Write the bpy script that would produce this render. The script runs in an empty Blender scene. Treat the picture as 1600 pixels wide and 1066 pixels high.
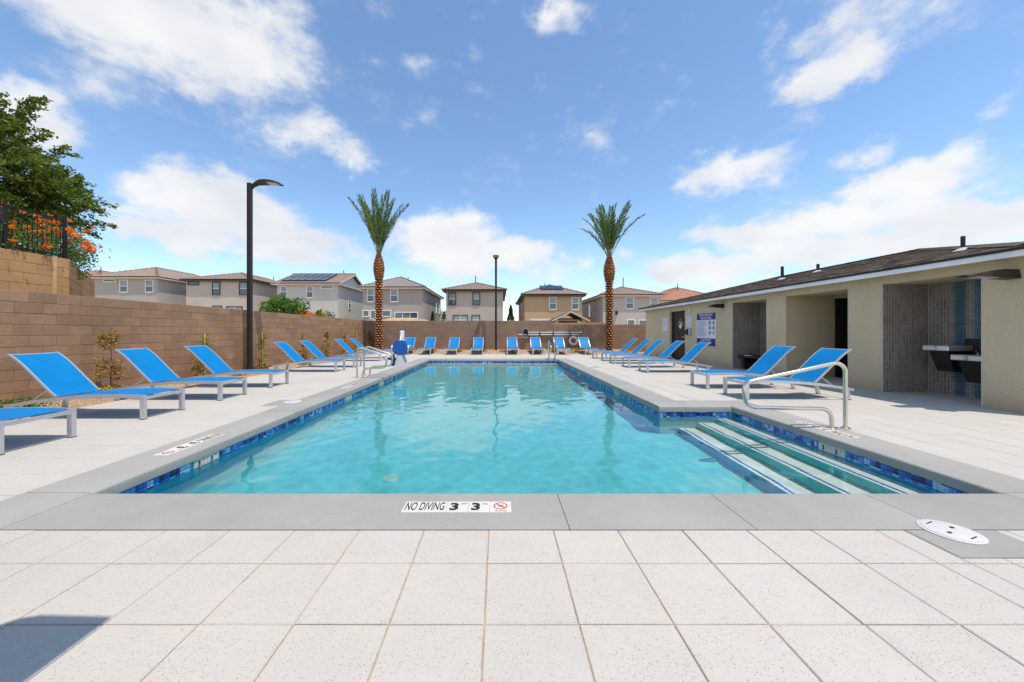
import bpy, math, random
import numpy as np
from mathutils import Vector, Matrix, Euler

S = bpy.context.scene
COL = S.collection
PI = math.pi
R = random.Random(7)
NR = np.random.default_rng(11)

# ------------------------------------------------------------------ camera
F_PX, VX, VY, CAM_H = 565.0, 779.0, 518.5, 1.25
cam = bpy.data.cameras.new('camera')
cam.sensor_fit = 'HORIZONTAL'
cam.sensor_width = 36.0
cam.lens = F_PX / 1600 * 36.0
cam.shift_x = (800 - VX) / 1600
cam.shift_y = (VY - 533) / 1600
cam.clip_start = 0.05
cam.clip_end = 6000
camo = bpy.data.objects.new('camera', cam)
camo.location = (0, 0, CAM_H)
camo.rotation_euler = (PI / 2, 0, 0)
COL.objects.link(camo)
S.camera = camo

# ------------------------------------------------------------------ light
SUN_DIR = Vector((-0.262, 0.218, -1.0)).normalized()
SUN_EL = math.asin(-SUN_DIR.z)
SUN_ROT = math.atan2(-SUN_DIR.x, -SUN_DIR.y)
sl = bpy.data.lights.new('sun', 'SUN')
sl.energy = 2.95
sl.angle = math.radians(0.55)
sl.color = (1.0, 0.91, 0.785)
so = bpy.data.objects.new('sun', sl)
so.rotation_euler = SUN_DIR.to_track_quat('-Z', 'Y').to_euler()
so.location = (10, -8, 40)
sl.cycles.is_caustics_light = True
COL.objects.link(so)

S.view_settings.view_transform = 'Standard'
S.view_settings.look = 'None'
S.view_settings.gamma = 1.0
S.view_settings.exposure = 0.56
S.view_settings.use_curve_mapping = False
S.render.engine = 'CYCLES'
S.cycles.max_bounces = 8
S.cycles.diffuse_bounces = 4
S.cycles.transparent_max_bounces = 12
S.cycles.caustics_reflective = False
S.cycles.caustics_refractive = True
S.cycles.use_denoising = True

SKY_STRENGTH = 0.15
CLOUD_STRENGTH = 0.66
W = bpy.data.worlds.new('World')
S.world = W
W.use_nodes = True


def build_world():
    nt = W.node_tree
    nt.nodes.clear()
    N, L = nt.nodes, nt.links
    out = N.new('ShaderNodeOutputWorld')
    sky = N.new('ShaderNodeTexSky')
    sky.sky_type = 'NISHITA'
    sky.sun_disc = False
    sky.sun_elevation = SUN_EL
    sky.sun_rotation = SUN_ROT
    sky.altitude = 600
    sky.air_density = 1.0
    sky.dust_density = 0.1
    sky.ozone_density = 2.0
    bg = N.new('ShaderNodeBackground')
    bg.inputs['Strength'].default_value = SKY_STRENGTH
    hs = N.new('ShaderNodeHueSaturation')
    hs.inputs['Saturation'].default_value = 1.04
    hs.inputs['Hue'].default_value = 0.497
    hs.inputs['Value'].default_value = 1.0
    L.new(sky.outputs[0], hs.inputs['Color'])
    L.new(hs.outputs[0], bg.inputs['Color'])

    def math_(op, a, b=None, c=None, clamp=False):
        n = N.new('ShaderNodeMath')
        n.operation = op
        n.use_clamp = clamp
        for i, v in enumerate((a, b, c)):
            if v is None:
                continue
            if isinstance(v, (int, float)):
                n.inputs[i].default_value = v
            else:
                L.new(v, n.inputs[i])
        return n.outputs[0]

    tc = N.new('ShaderNodeTexCoord')
    d = tc.outputs['Generated']
    sep = N.new('ShaderNodeSeparateXYZ')
    L.new(d, sep.inputs[0])
    az = math_('ARCTAN2', sep.outputs[0], sep.outputs[1])
    el = math_('ARCSINE', sep.outputs[2])

    def noise(scale, detail, rough, zs=1.0, off=0.0):
        mp = N.new('ShaderNodeMapping')
        mp.inputs['Scale'].default_value = (1, 1, zs)
        mp.inputs['Location'].default_value = (off, off * 0.7, off * 1.3)
        L.new(d, mp.inputs[0])
        n = N.new('ShaderNodeTexNoise')
        n.inputs['Scale'].default_value = scale
        n.inputs['Detail'].default_value = detail
        n.inputs['Roughness'].default_value = rough
        L.new(mp.outputs[0], n.inputs['Vector'])
        return n.outputs

    nz = noise(4.5, 8, 0.58, 1.7, 3.1)
    comb = N.new('ShaderNodeCombineXYZ')
    L.new(az, comb.inputs[0])
    L.new(el, comb.inputs[1])
    wv = N.new('ShaderNodeVectorMath')
    wv.operation = 'MULTIPLY_ADD'
    L.new(nz[1], wv.inputs[0])
    wv.inputs[1].default_value = (0.145, 0.12, 0)
    nf = noise(17, 7, 0.6, 1.5, 6.2)
    wf = N.new('ShaderNodeVectorMath')
    wf.operation = 'MULTIPLY_ADD'
    L.new(nf[1], wf.inputs[0])
    wf.inputs[1].default_value = (0.075, 0.06, 0)
    add0 = N.new('ShaderNodeVectorMath')
    add0.operation = 'SUBTRACT'
    L.new(comb.outputs[0], add0.inputs[0])
    add0.inputs[1].default_value = (0.11, 0.09, 0)
    L.new(add0.outputs[0], wf.inputs[2])
    L.new(wf.outputs[0], wv.inputs[2])
    p = wv.outputs[0]
    # cloud banks of this sky: azimuth/elevation centre, half sizes, density
    blobs = [(230, 35, 330, 105, 1.0), (430, 55, 100, 85, .55), (120, 110, 240, 50, .35),
             (55, 175, 90, 70, .85), (385, 162, 95, 40, .42), (470, 205, 95, 48, .6), (545, 245, 55, 30, .6),
             (488, 165, 38, 26, .45), (350, 328, 140, 58, 1.05), (285, 365, 135, 36, .95), (445, 380, 125, 45, .95),
             (275, 298, 75, 28, .75), (545, 405, 60, 22, .5), (700, 375, 95, 50, 1.0), (770, 405, 130, 32, .8),
             (880, 412, 70, 25, .5), (1130, 275, 112, 46, .88), (1300, 345, 230, 40, .95), (1500, 350, 210, 40, 1.0),
             (1180, 355, 130, 26, .7), (1330, 392, 300, 36, .85), (1410, 288, 140, 48, .92), (1490, 252, 85, 42, .75),
             (1340, 245, 75, 22, .5), (1310, 110, 112, 54, .92), (1280, 60, 95, 60, .62), (1390, 45, 130, 60, .52),
             (1205, 35, 50, 30, .45), (875, 20, 62, 40, .62), (945, 228, 38, 24, .36), (1080, 420, 115, 32, .95),
             (1005, 408, 80, 26, .4), (1240, 192, 48, 26, .34), (1565, 160, 55, 28, .28), (60, 425, 190, 32, .5),
             (660, 88, 45, 25, .24), (420, 418, 150, 26, .35)]
    tot = None

    def ae(x, y):
        u, v = (x - VX) / F_PX, (VY - y) / F_PX
        return math.atan2(u, 1), math.atan2(v, math.hypot(u, 1))
    far = [(-1.6, .5, .5, .3, .8), (-2.6, .35, .6, .22, .9), (2.4, .4, .5, .25, .9), (1.5, .55, .4, .3, .7), (3.0, .8, .5, .25, .6),
           (-2.1, .95, .5, .2, .6), (.4, 1.1, .5, .16, .5)]
    specs = []
    for (x, y, rx, ry, a) in blobs:
        a0, e0 = ae(x, y)
        a1, _ = ae(x + rx, y)
        a2, _ = ae(x - rx, y)
        _, e1 = ae(x, y - ry)
        _, e2 = ae(x, y + ry)
        specs.append((a0, e0, abs(a1 - a2) / 2, abs(e1 - e2) / 2, a))
    for (a0, e0, ra, re, a) in specs + far:
        m = N.new('ShaderNodeVectorMath')
        m.operation = 'MULTIPLY_ADD'
        L.new(p, m.inputs[0])
        m.inputs[1].default_value = (1 / ra, 1 / re, 0)
        m.inputs[2].default_value = (-a0 / ra, -e0 / re, 0)
        ln = N.new('ShaderNodeVectorMath')
        ln.operation = 'LENGTH'
        L.new(m.outputs[0], ln.inputs[0])
        mr = N.new('ShaderNodeMapRange')
        mr.interpolation_type = 'SMOOTHSTEP'
        mr.inputs['From Min'].default_value = 0.2
        mr.inputs['From Max'].default_value = 1.45
        mr.inputs['To Min'].default_value = a
        mr.inputs['To Max'].default_value = 0
        L.new(ln.outputs['Value'], mr.inputs['Value'])
        tot = mr.outputs[0] if tot is None else math_('SMOOTH_MAX', tot, mr.outputs[0], 0.12)
    fine = noise(13, 9, 0.62, 1.5, 9.4)
    f = math_('MULTIPLY_ADD', fine[0], 1.15, -0.60)
    mid = math_('MULTIPLY_ADD', nz[0], 0.75, -0.39)
    dens = math_('ADD', math_('ADD', tot, f), mid)
    mask = N.new('ShaderNodeMapRange')
    mask.interpolation_type = 'SMOOTHERSTEP'
    mask.inputs['From Min'].default_value = 0.05
    mask.inputs['From Max'].default_value = 0.84
    L.new(dens, mask.inputs['Value'])
    veil = math_('MULTIPLY', mask.outputs[0], 0.97)
    # thick cores turn a touch greyer underneath
    sh = noise(5.5, 5, 0.5, 2.0, 21.0)
    mixc = N.new('ShaderNodeMapRange')
    mixc.inputs['From Min'].default_value = 0.35
    mixc.inputs['From Max'].default_value = 0.68
    L.new(sh[0], mixc.inputs['Value'])
    cc = N.new('ShaderNodeMix')
    cc.data_type = 'RGBA'
    L.new(mixc.outputs[0], cc.inputs[0])
    cc.inputs[6].default_value = (1.0, 1.0, 1.0, 1)
    cc.inputs[7].default_value = (0.80, 0.83, 0.89, 1)
    bc = N.new('ShaderNodeBackground')
    bc.inputs['Strength'].default_value = CLOUD_STRENGTH
    L.new(cc.outputs[2], bc.inputs['Color'])
    mx = N.new('ShaderNodeMixShader')
    L.new(veil, mx.inputs[0])
    L.new(bg.outputs[0], mx.inputs[1])
    L.new(bc.outputs[0], mx.inputs[2])
    L.new(mx.outputs[0], out.inputs[0])


build_world()

# ------------------------------------------------------------------ materials
MATS = {}


class NT:
    def __init__(s, name):
        s.m = bpy.data.materials.new(name)
        s.m.use_nodes = True
        s.t = s.m.node_tree
        s.t.nodes.clear()
        s.out = s.n('ShaderNodeOutputMaterial')
        MATS[name] = s.m

    def n(s, typ, **kw):
        nd = s.t.nodes.new(typ)
        for k, v in kw.items():
            setattr(nd, k, v)
        return nd

    def set(s, sock, v):
        if isinstance(v, bpy.types.NodeSocket):
            s.t.links.new(v, sock)
        elif isinstance(v, (tuple, list)) and len(v) == 3 and sock.type == 'RGBA':
            sock.default_value = (*v, 1)
        else:
            sock.default_value = v

    def math(s, op, a, b=0.0, c=0.0, clamp=False):
        nd = s.n('ShaderNodeMath', operation=op)
        nd.use_clamp = clamp
        for i, v in enumerate((a, b, c)):
            s.set(nd.inputs[i], v)
        return nd.outputs[0]

    def pos(s):
        return s.n('ShaderNodeNewGeometry').outputs['Position']

    def noise(s, vec, scale, detail=4, rough=0.55, scl=(1, 1, 1)):
        if scl != (1, 1, 1):
            mp = s.n('ShaderNodeMapping')
            mp.inputs['Scale'].default_value = scl
            s.set(mp.inputs[0], vec)
            vec = mp.outputs[0]
        nd = s.n('ShaderNodeTexNoise')
        s.set(nd.inputs['Vector'], vec)
        nd.inputs['Scale'].default_value = scale
        nd.inputs['Detail'].default_value = detail
        nd.inputs['Roughness'].default_value = rough
        return nd.outputs[0]

    def ramp(s, v, a, b, lo=0.0, hi=1.0):
        nd = s.n('ShaderNodeMapRange')
        s.set(nd.inputs['Value'], v)
        nd.inputs['From Min'].default_value = a
        nd.inputs['From Max'].default_value = b
        nd.inputs['To Min'].default_value = lo
        nd.inputs['To Max'].default_value = hi
        return nd.outputs[0]

    def mix(s, f, a, b, mode='MIX'):
        nd = s.n('ShaderNodeMix', data_type='RGBA', blend_type=mode)
        s.set(nd.inputs[0], f)
        s.set(nd.inputs[6], a)
        s.set(nd.inputs[7], b)
        return nd.outputs[2]

    def scale_col(s, col, v):
        nd = s.n('ShaderNodeVectorMath', operation='SCALE')
        if isinstance(col, tuple):
            nd.inputs[0].default_value = col
        else:
            s.set(nd.inputs[0], col)
        s.set(nd.inputs['Scale'], v)
        return nd.outputs[0]

    def bump(s, h, strength, dist, prev=None):
        nd = s.n('ShaderNodeBump')
        nd.inputs['Strength'].default_value = strength
        nd.inputs['Distance'].default_value = dist
        s.set(nd.inputs['Height'], h)
        if prev is not None:
            s.set(nd.inputs['Normal'], prev)
        return nd.outputs[0]

    def bsdf(s, col, rough=0.6, metal=0.0, normal=None, spec=0.5, **kw):
        nd = s.n('ShaderNodeBsdfPrincipled')
        s.set(nd.inputs['Base Color'], col)
        s.set(nd.inputs['Roughness'], rough)
        s.set(nd.inputs['Metallic'], metal)
        nd.inputs['Specular IOR Level'].default_value = spec
        if normal is not None:
            s.set(nd.inputs['Normal'], normal)
        for k, v in kw.items():
            s.set(nd.inputs[k], v)
        return nd.outputs[0]

    def done(s, sh):
        s.t.links.new(sh, s.out.inputs[0])
        return s.m


def pmat(name, col, rough=0.7, metal=0.0, big=(1.2, 0.12), fine=(25, 0.10), rnd=0.0, bump=None, spec=0.35, island=0.0, scl=(1, 1, 1)):
    t = NT(name)
    p = t.pos()
    k = t.ramp(t.noise(p, big[0], 5, .6, scl), .3, .7, 1 - big[1], 1 + big[1])
    if fine[1]:
        k = t.math('MULTIPLY', k, t.ramp(t.noise(p, fine[0], 4, .6, scl), .3, .7, 1 - fine[1], 1 + fine[1]))
    if rnd:
        k = t.math('MULTIPLY', k, t.ramp(t.n('ShaderNodeObjectInfo').outputs['Random'], 0, 1, 1 - rnd, 1 + rnd))
    if island:
        k = t.math('MULTIPLY', k, t.ramp(t.n('ShaderNodeNewGeometry').outputs['Random Per Island'], 0, 1, 1 - island, 1 + island))
    nrm = None
    if bump:
        nrm = t.bump(t.noise(p, bump[0], 6, .65), bump[1], bump[2])
    return t.done(t.bsdf(t.scale_col(col, k), rough, metal, nrm, spec))


def mat_paver():
    t = NT('paver_concrete')
    p = t.pos()
    oi = t.n('ShaderNodeObjectInfo').outputs['Random']
    isl = t.n('ShaderNodeNewGeometry').outputs['Random Per Island']
    rn = t.math('FRACT', t.math('ADD', oi, isl))
    base = t.mix(rn, (.525, .500, .448), (.470, .447, .400))
    pink = t.ramp(t.noise(p, 3.0, 5, .6), .45, .72)
    base = t.mix(t.math('MULTIPLY', pink, .55), base, (.485, .438, .402))
    grey = t.ramp(t.noise(p, 9.0, 6, .65), .5, .75)
    base = t.mix(t.math('MULTIPLY', grey, .35), base, (.44, .425, .40))
    k = t.ramp(t.noise(p, 60, 5, .7), .3, .7, .95, 1.05)
    k = t.math('MULTIPLY', k, t.ramp(rn, 0, 1, .925, 1.045))
    k = t.math('MULTIPLY', k, t.ramp(t.noise(p, .9, 6, .65), .35, .75, 1.03, .93))
    base = t.scale_col(base, k)
    # travertine-like pits, in drifts
    v = t.n('ShaderNodeTexVoronoi')
    mp = t.n('ShaderNodeMapping')
    mp.inputs['Scale'].default_value = (115, 190, 140)
    mp.inputs['Rotation'].default_value = (0, 0, .2)
    t.set(mp.inputs[0], p)
    t.set(v.inputs['Vector'], mp.outputs[0])
    v.inputs['Scale'].default_value = 1
    drift = t.ramp(t.noise(p, 5.5, 3, .6), .36, .68, 0.03, .44)
    sz = t.math('MULTIPLY', t.n('ShaderNodeTexWhiteNoise').outputs[0], 1.0)
    wn = [x for x in t.t.nodes if x.bl_idname == 'ShaderNodeTexWhiteNoise'][0]
    wn.noise_dimensions = '3D'
    t.set(wn.inputs['Vector'], v.outputs['Color'])
    has = t.math('LESS_THAN', sz, t.math('MULTIPLY', drift, 1.1))
    pit = t.math('MULTIPLY', has, t.ramp(v.outputs['Distance'], .20, .34, 1, 0))
    nd = t.n('ShaderNodeClamp')
    t.set(nd.inputs[0], pit)
    pit = nd.outputs[0]
    col = t.mix(t.math('MULTIPLY', pit, .72), base, (.13, .115, .10))
    h = t.math('SUBTRACT', t.math('MULTIPLY', t.noise(p, 90, 5, .7), .3), pit)
    nrm = t.bump(h, .5, .003)
    return t.done(t.bsdf(col, .82, 0, nrm, .3))


def mat_coping():
    t = NT('coping_concrete')
    p = t.pos()
    rn = t.n('ShaderNodeObjectInfo').outputs['Random']
    a = t.ramp(t.noise(p, 1.3, 6, .62), .3, .7)
    col = t.mix(a, (.292, .284, .264), (.352, .342, .318))
    st = t.ramp(t.noise(p, 6, 6, .7, (1, 3, 1)), .55, .8)
    col = t.mix(t.math('MULTIPLY', st, .35), col, (.28, .265, .24))
    k = t.math('MULTIPLY', t.ramp(t.noise(p, 70, 5, .7), .3, .7, .93, 1.07), t.ramp(rn, 0, 1, .95, 1.05))
    col = t.scale_col(col, k)
    return t.done(t.bsdf(col, .75, 0, t.bump(t.noise(p, 80, 6, .7), .35, .003), .35))


def mat_block(name, c1, c2, bumps=.6):
    t = NT(name)
    p = t.pos()
    oi = t.n('ShaderNodeObjectInfo').outputs['Random']
    isl = t.n('ShaderNodeNewGeometry').outputs['Random Per Island']
    rn = t.math('FRACT', t.math('ADD', oi, isl))
    col = t.mix(rn, c1, c2)
    k = t.ramp(t.noise(p, 2.2, 6, .65), .3, .7, .86, 1.12)
    k = t.math('MULTIPLY', k, t.ramp(t.noise(p, 45, 6, .75), .3, .7, .84, 1.16))
    col = t.scale_col(col, k)
    ef = t.ramp(t.noise(p, 3.1, 7, .7, (1, 1, .7)), .62, .82)
    col = t.mix(t.math('MULTIPLY', ef, .40), col, tuple(min(1, c * 1.5 + .03) for c in c1))
    return t.done(t.bsdf(col, .9, 0, t.bump(t.noise(p, 55, 7, .75), bumps, .006), .2))


def mat_pooltile():
    t = NT('pool_mosaic_tile')
    p = t.pos()
    mp = t.n('ShaderNodeVectorMath', operation='SNAP')
    ofs = t.n('ShaderNodeVectorMath', operation='ADD')
    t.set(ofs.inputs[0], p)
    ofs.inputs[1].default_value = (.5 + .0275, .5 + .02, .5 + .045)
    t.set(mp.inputs[0], ofs.outputs[0])
    mp.inputs[1].default_value = (.0556, .0556, .055)
    wn = t.n('ShaderNodeTexWhiteNoise')
    t.set(wn.inputs['Vector'], mp.outputs[0])
    cr = t.n('ShaderNodeValToRGB')
    t.set(cr.inputs[0], wn.outputs[0])
    e = cr.color_ramp
    e.interpolation = 'CONSTANT'
    e.elements[0].position = 0
    e.elements[0].color = (.006, .020, .13, 1)
    e.elements[1].position = .20
    e.elements[1].color = (.010, .075, .36, 1)
    for ps, c in ((.48, (.015, .15, .56)), (.68, (.06, .28, .66)), (.86, (.28, .52, .74))):
        el = e.elements.new(ps)
        el.color = (*c, 1)
    k = t.ramp(t.noise(p, 30, 4, .6), .3, .7, .85, 1.15)
    return t.done(t.bsdf(t.scale_col(cr.outputs[0], k), .15, 0, None, .5))


def mat_plaster(name, col, var=.12):
    t = NT(name)
    p = t.pos()
    k = t.ramp(t.noise(p, .55, 5, .6), .3, .7, 1 - var, 1 + var)
    k = t.math('MULTIPLY', k, t.ramp(t.noise(p, 9, 5, .7), .3, .7, .94, 1.06))
    return t.done(t.bsdf(t.scale_col(col, k), .7, 0, None, .2))


def mat_water():
    t = NT('pool_water')
    gl = t.n('ShaderNodeBsdfGlass')
    gl.inputs['IOR'].default_value = 1.333
    gl.inputs['Roughness'].default_value = 0.0
    gl.inputs['Color'].default_value = (1, 1, 1, 1)
    return t.done(gl.outputs[0])


def mat_leaf(name, c1, c2, trans=.35, rough=.55):
    t = NT(name)
    isl = t.n('ShaderNodeNewGeometry').outputs['Random Per Island']
    p = t.pos()
    col = t.mix(isl, c1, c2)
    col = t.scale_col(col, t.ramp(t.noise(p, 1.6, 4, .6), .3, .7, .75, 1.25))
    d = t.bsdf(col, rough, 0, None, .3)
    tl = t.n('ShaderNodeBsdfTranslucent')
    t.set(tl.inputs[0], t.scale_col(col, 1.3))
    mx = t.n('ShaderNodeMixShader')
    mx.inputs[0].default_value = trans
    t.set(mx.inputs[1], d)
    t.set(mx.inputs[2], tl.outputs[0])
    return t.done(mx.outputs[0])


def mat_sling():
    t = NT('blue_sling_mesh')
    p = t.pos()
    w = t.noise(p, 420, 2, .5)
    k = t.math('MULTIPLY', t.ramp(w, .3, .7, .9, 1.1), t.ramp(t.noise(p, 4, 4, .6), .3, .7, .94, 1.06))
    col = t.scale_col((.001, .235, .580), k)
    d = t.bsdf(col, .5, 0, t.bump(w, .15, .001), .22)
    tl = t.n('ShaderNodeBsdfTranslucent')
    t.set(tl.inputs[0], t.scale_col((.001, .26, .62), k))
    mx = t.n('ShaderNodeMixShader')
    mx.inputs[0].default_value = .22
    t.set(mx.inputs[1], d)
    t.set(mx.inputs[2], tl.outputs[0])
    return t.done(mx.outputs[0])


def mat_shingle():
    t = NT('asphalt_shingle')
    p = t.pos()
    isl = t.n('ShaderNodeNewGeometry').outputs['Random Per Island']
    col = t.mix(isl, (.115, .092, .074), (.300, .240, .190))
    k = t.ramp(t.noise(p, 90, 4, .7), .3, .7, .75, 1.25)
    return t.done(t.bsdf(t.scale_col(col, k), .92, 0, t.bump(t.noise(p, 120, 4, .7), .6, .004), .2))


def mat_rooftile(name, c1, c2):
    t = NT(name)
    p = t.pos()
    col = t.mix(t.ramp(t.noise(p, 2.8, 5, .75), .32, .68), c1, c2)
    col = t.scale_col(col, t.ramp(t.noise(p, 14, 4, .7), .3, .7, .75, 1.25))
    return t.done(t.bsdf(col, .85, 0, None, .25))


def mat_solar():
    t = NT('solar_cells')
    p = t.pos()
    col = t.mix(t.ramp(t.noise(p, 3, 2, .5), .4, .6), (.012, .022, .055), (.02, .035, .08))
    return t.done(t.bsdf(col, .12, 0, None, .6))


def mat_trunk():
    t = NT('palm_boot')
    p = t.pos()
    isl = t.n('ShaderNodeNewGeometry').outputs['Random Per Island']
    col = t.mix(isl, (.17, .055, .017), (.33, .120, .038))
    col = t.scale_col(col, t.ramp(t.noise(p, 40, 4, .7), .3, .7, .7, 1.3))
    return t.done(t.bsdf(col, .85, 0, None, .2))




def mat_stucco():
    t = NT('beige_stucco')
    p = t.pos()
    k = t.ramp(t.noise(p, .8, 6, .65), .3, .7, .92, 1.07)
    k = t.math('MULTIPLY', k, t.ramp(t.noise(p, 38, 6, .75), .3, .7, .90, 1.08))
    k = t.math('MULTIPLY', k, t.ramp(t.noise(p, 2.6, 5, .6, (1, 1, .12)), .35, .7, 1.03, .955))
    col = t.scale_col((.625, .525, .355), k)
    # dust and splash stains near the paving, ragged along their top edge
    sp = t.n('ShaderNodeSeparateXYZ')
    t.set(sp.inputs[0], p)
    hgt = t.math('ADD', sp.outputs[2], t.math('MULTIPLY', t.noise(p, 5, 6, .7), .45))
    st = t.ramp(hgt, .22, .50, .42, 0)
    cl = t.n('ShaderNodeClamp')
    t.set(cl.inputs[0], st)
    col = t.mix(cl.outputs[0], col, (.36, .265, .175))
    return t.done(t.bsdf(col, .92, 0, t.bump(t.noise(p, 85, 7, .7), 1.0, .014), .2))


mat_paver()
mat_coping()
mat_block('brown_block', (.385, .236, .144), (.300, .184, .112))
mat_block('tan_block', (.545, .305, .140), (.465, .260, .118))
mat_block('far_brown_block', (.310, .205, .145), (.270, .180, .128))
pmat('block_mortar', (.215, .140, .095), .95)
pmat('pale_mortar', (.62, .38, .18), .95)
pmat('tan_mortar', (.33, .19, .09), .95)
mat_pooltile()
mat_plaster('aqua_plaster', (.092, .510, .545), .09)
mat_plaster('wall_plaster', (.005, .36, .56), .10)  # bluer than the floor; shade of the sunless wall is in this colour
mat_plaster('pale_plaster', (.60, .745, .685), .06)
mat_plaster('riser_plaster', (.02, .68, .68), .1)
mat_plaster('cove_plaster', (.26, .56, .54), .08)  # paler wall plaster copy; the cove's sunlit, shallow look is in the colour
mat_water()
pmat('trim_blue', (.008, .085, .46), .2, island=.35)
pmat('paver_sand', (.50, .36, .24), .95, big=(3, .3), fine=(60, .2))
pmat('gravel_base', (.40, .27, .165), .95, big=(2, .2), fine=(40, .3), bump=(60, 1.0, .02))
pmat('gravel_stone', (.46, .33, .215), .9, island=.35)
pmat('desert_soil', (.42, .29, .18), .95, big=(.05, .2), fine=(2, .2), bump=(3, .5, .05))
mat_sling()
pmat('silver_frame', (.56, .57, .59), .33, .55, big=(6, .05), fine=(80, .05))
pmat('dark_foot', (.05, .05, .055), .6)
pmat('stainless', (.70, .65, .57), .24, 1.0, big=(5, .06), fine=(60, .04))
pmat('brushed_steel', (.70, .70, .68), .38, .65, fine=(60, .04))
pmat('bronze_metal', (.030, .024, .021), .45, .2, fine=(60, .1))
pmat('black_metal', (.012, .012, .014), .45, .2)
pmat('lamp_lens', (.55, .56, .56), .2)
mat_stucco()
pmat('white_trim', (.78, .79, .80), .55, fine=(40, .03))
pmat('drip_edge', (.022, .022, .024), .6)
mat_shingle()
pmat('door_brown', (.030, .024, .020), .45)
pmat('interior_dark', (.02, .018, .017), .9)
pmat('grey_tile', (.235, .205, .180), .38, rnd=.16, island=.16, fine=(30, .12))
pmat('tile_grout', (.50, .46, .41), .9)
pmat('glass_blue_tile', (.075, .155, .205), .15, rnd=.25, island=.35, fine=(60, .1))
pmat('white_paint', (.80, .80, .79), .5, fine=(40, .03))
pmat('marker_white', (.62, .585, .53), .55, fine=(40, .06))
pmat('ink_black', (.018, .016, .016), .6)
pmat('ink_blue', (.025, .035, .20), .5)
pmat('ink_grey', (.30, .31, .36), .6)
pmat('dull_red', (.20, .022, .024), .5)
pmat('dull_yellow', (.28, .22, .08), .5)
pmat('dull_blue', (.04, .05, .12), .5)
pmat('ink_red', (.55, .03, .035), .5)
pmat('sign_white', (.72, .74, .80), .4, fine=(40, .02))
pmat('pale_yellow', (.75, .62, .2), .5)
pmat('lid_plastic', (.56, .56, .545), .5, fine=(30, .05), big=(5, .05))
pmat('navy_plastic', (.012, .025, .12), .4)
pmat('lift_blue', (.006, .105, .40), .42)
pmat('lift_white', (.72, .73, .74), .4)
pmat('lift_grey', (.46, .48, .52), .5)
pmat('ring_white', (.64, .62, .58), .5)
pmat('net_dark', (.03, .045, .035), .9)
pmat('pole_white', (.74, .74, .72), .4)
pmat('canopy_blue', (.03, .12, .45), .8)
mat_trunk()
pmat('palm_cut', (.41, .190, .075), .85, island=.3, fine=(30, .15))
pmat('palm_core', (.055, .018, .008), .95, fine=(30, .3))
mat_leaf('palm_leaf', (.065, .140, .034), (.135, .220, .060), .28, .5)
pmat('palm_rachis', (.22, .21, .09), .6)
mat_leaf('tree_leaf', (.055, .100, .014), (.190, .240, .036), .36)
mat_leaf('bush_leaf', (.060, .150, .020), (.150, .260, .040), .38)
mat_leaf('shrub_leaf', (.23, .20, .035), (.37, .27, .055), .3)
mat_leaf('dry_leaf', (.32, .185, .050), (.42, .29, .075), .3)
mat_leaf('cover_leaf', (.30, .27, .03), (.50, .36, .05), .3)
mat_leaf('conifer_leaf', (.022, .060, .018), (.050, .100, .030), .1)
mat_leaf('orange_petal', (.75, .10, .008), (.90, .28, .012), .35)
mat_leaf('lantana_petal', (.80, .33, .02), (.70, .25, .02), .3)
mat_leaf('hedge_leaf', (.16, .18, .03), (.26, .25, .05), .2)
pmat('bark', (.14, .095, .06), .95, fine=(30, .25))
pmat('stake_wood', (.60, .48, .22), .8)
mat_rooftile('tan_roof_tile', (.36, .285, .235), (.24, .185, .15))
mat_rooftile('grey_roof_tile', (.31, .28, .255), (.21, .185, .165))
mat_rooftile('red_roof_tile', (.44, .22, .155), (.33, .165, .115))
mat_rooftile('brown_roof_tile', (.335, .250, .205), (.22, .165, .135))
for nm, c in (('stucco_grey', (.425, .405, .375)), ('stucco_beige', (.52, .475, .415)), ('stucco_pale', (.54, .545, .52)),
              ('stucco_mauve', (.385, .355, .335)), ('stucco_taupe', (.455, .415, .37)), ('stucco_tan', (.50, .365, .225)),
              ('stucco_cool', (.47, .45, .42)), ('stucco_yellow', (.60, .48, .28))):
    pmat(nm, c, .95, big=(.4, .07), fine=(12, .05))
pmat('dark_trim', (.075, .060, .052), .6)
pmat('window_white', (.78, .78, .77), .5)
mat_solar()
pmat('pane_glass', (.055, .085, .105), .06, 0, fine=(20, 0), spec=.9)
pmat('blind_glass', (.22, .27, .30), .12, 0, fine=(20, 0), spec=.8)
pmat('fascia_tan', (.55, .48, .40), .8)


def M(n):
    return MATS[n]


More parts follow.
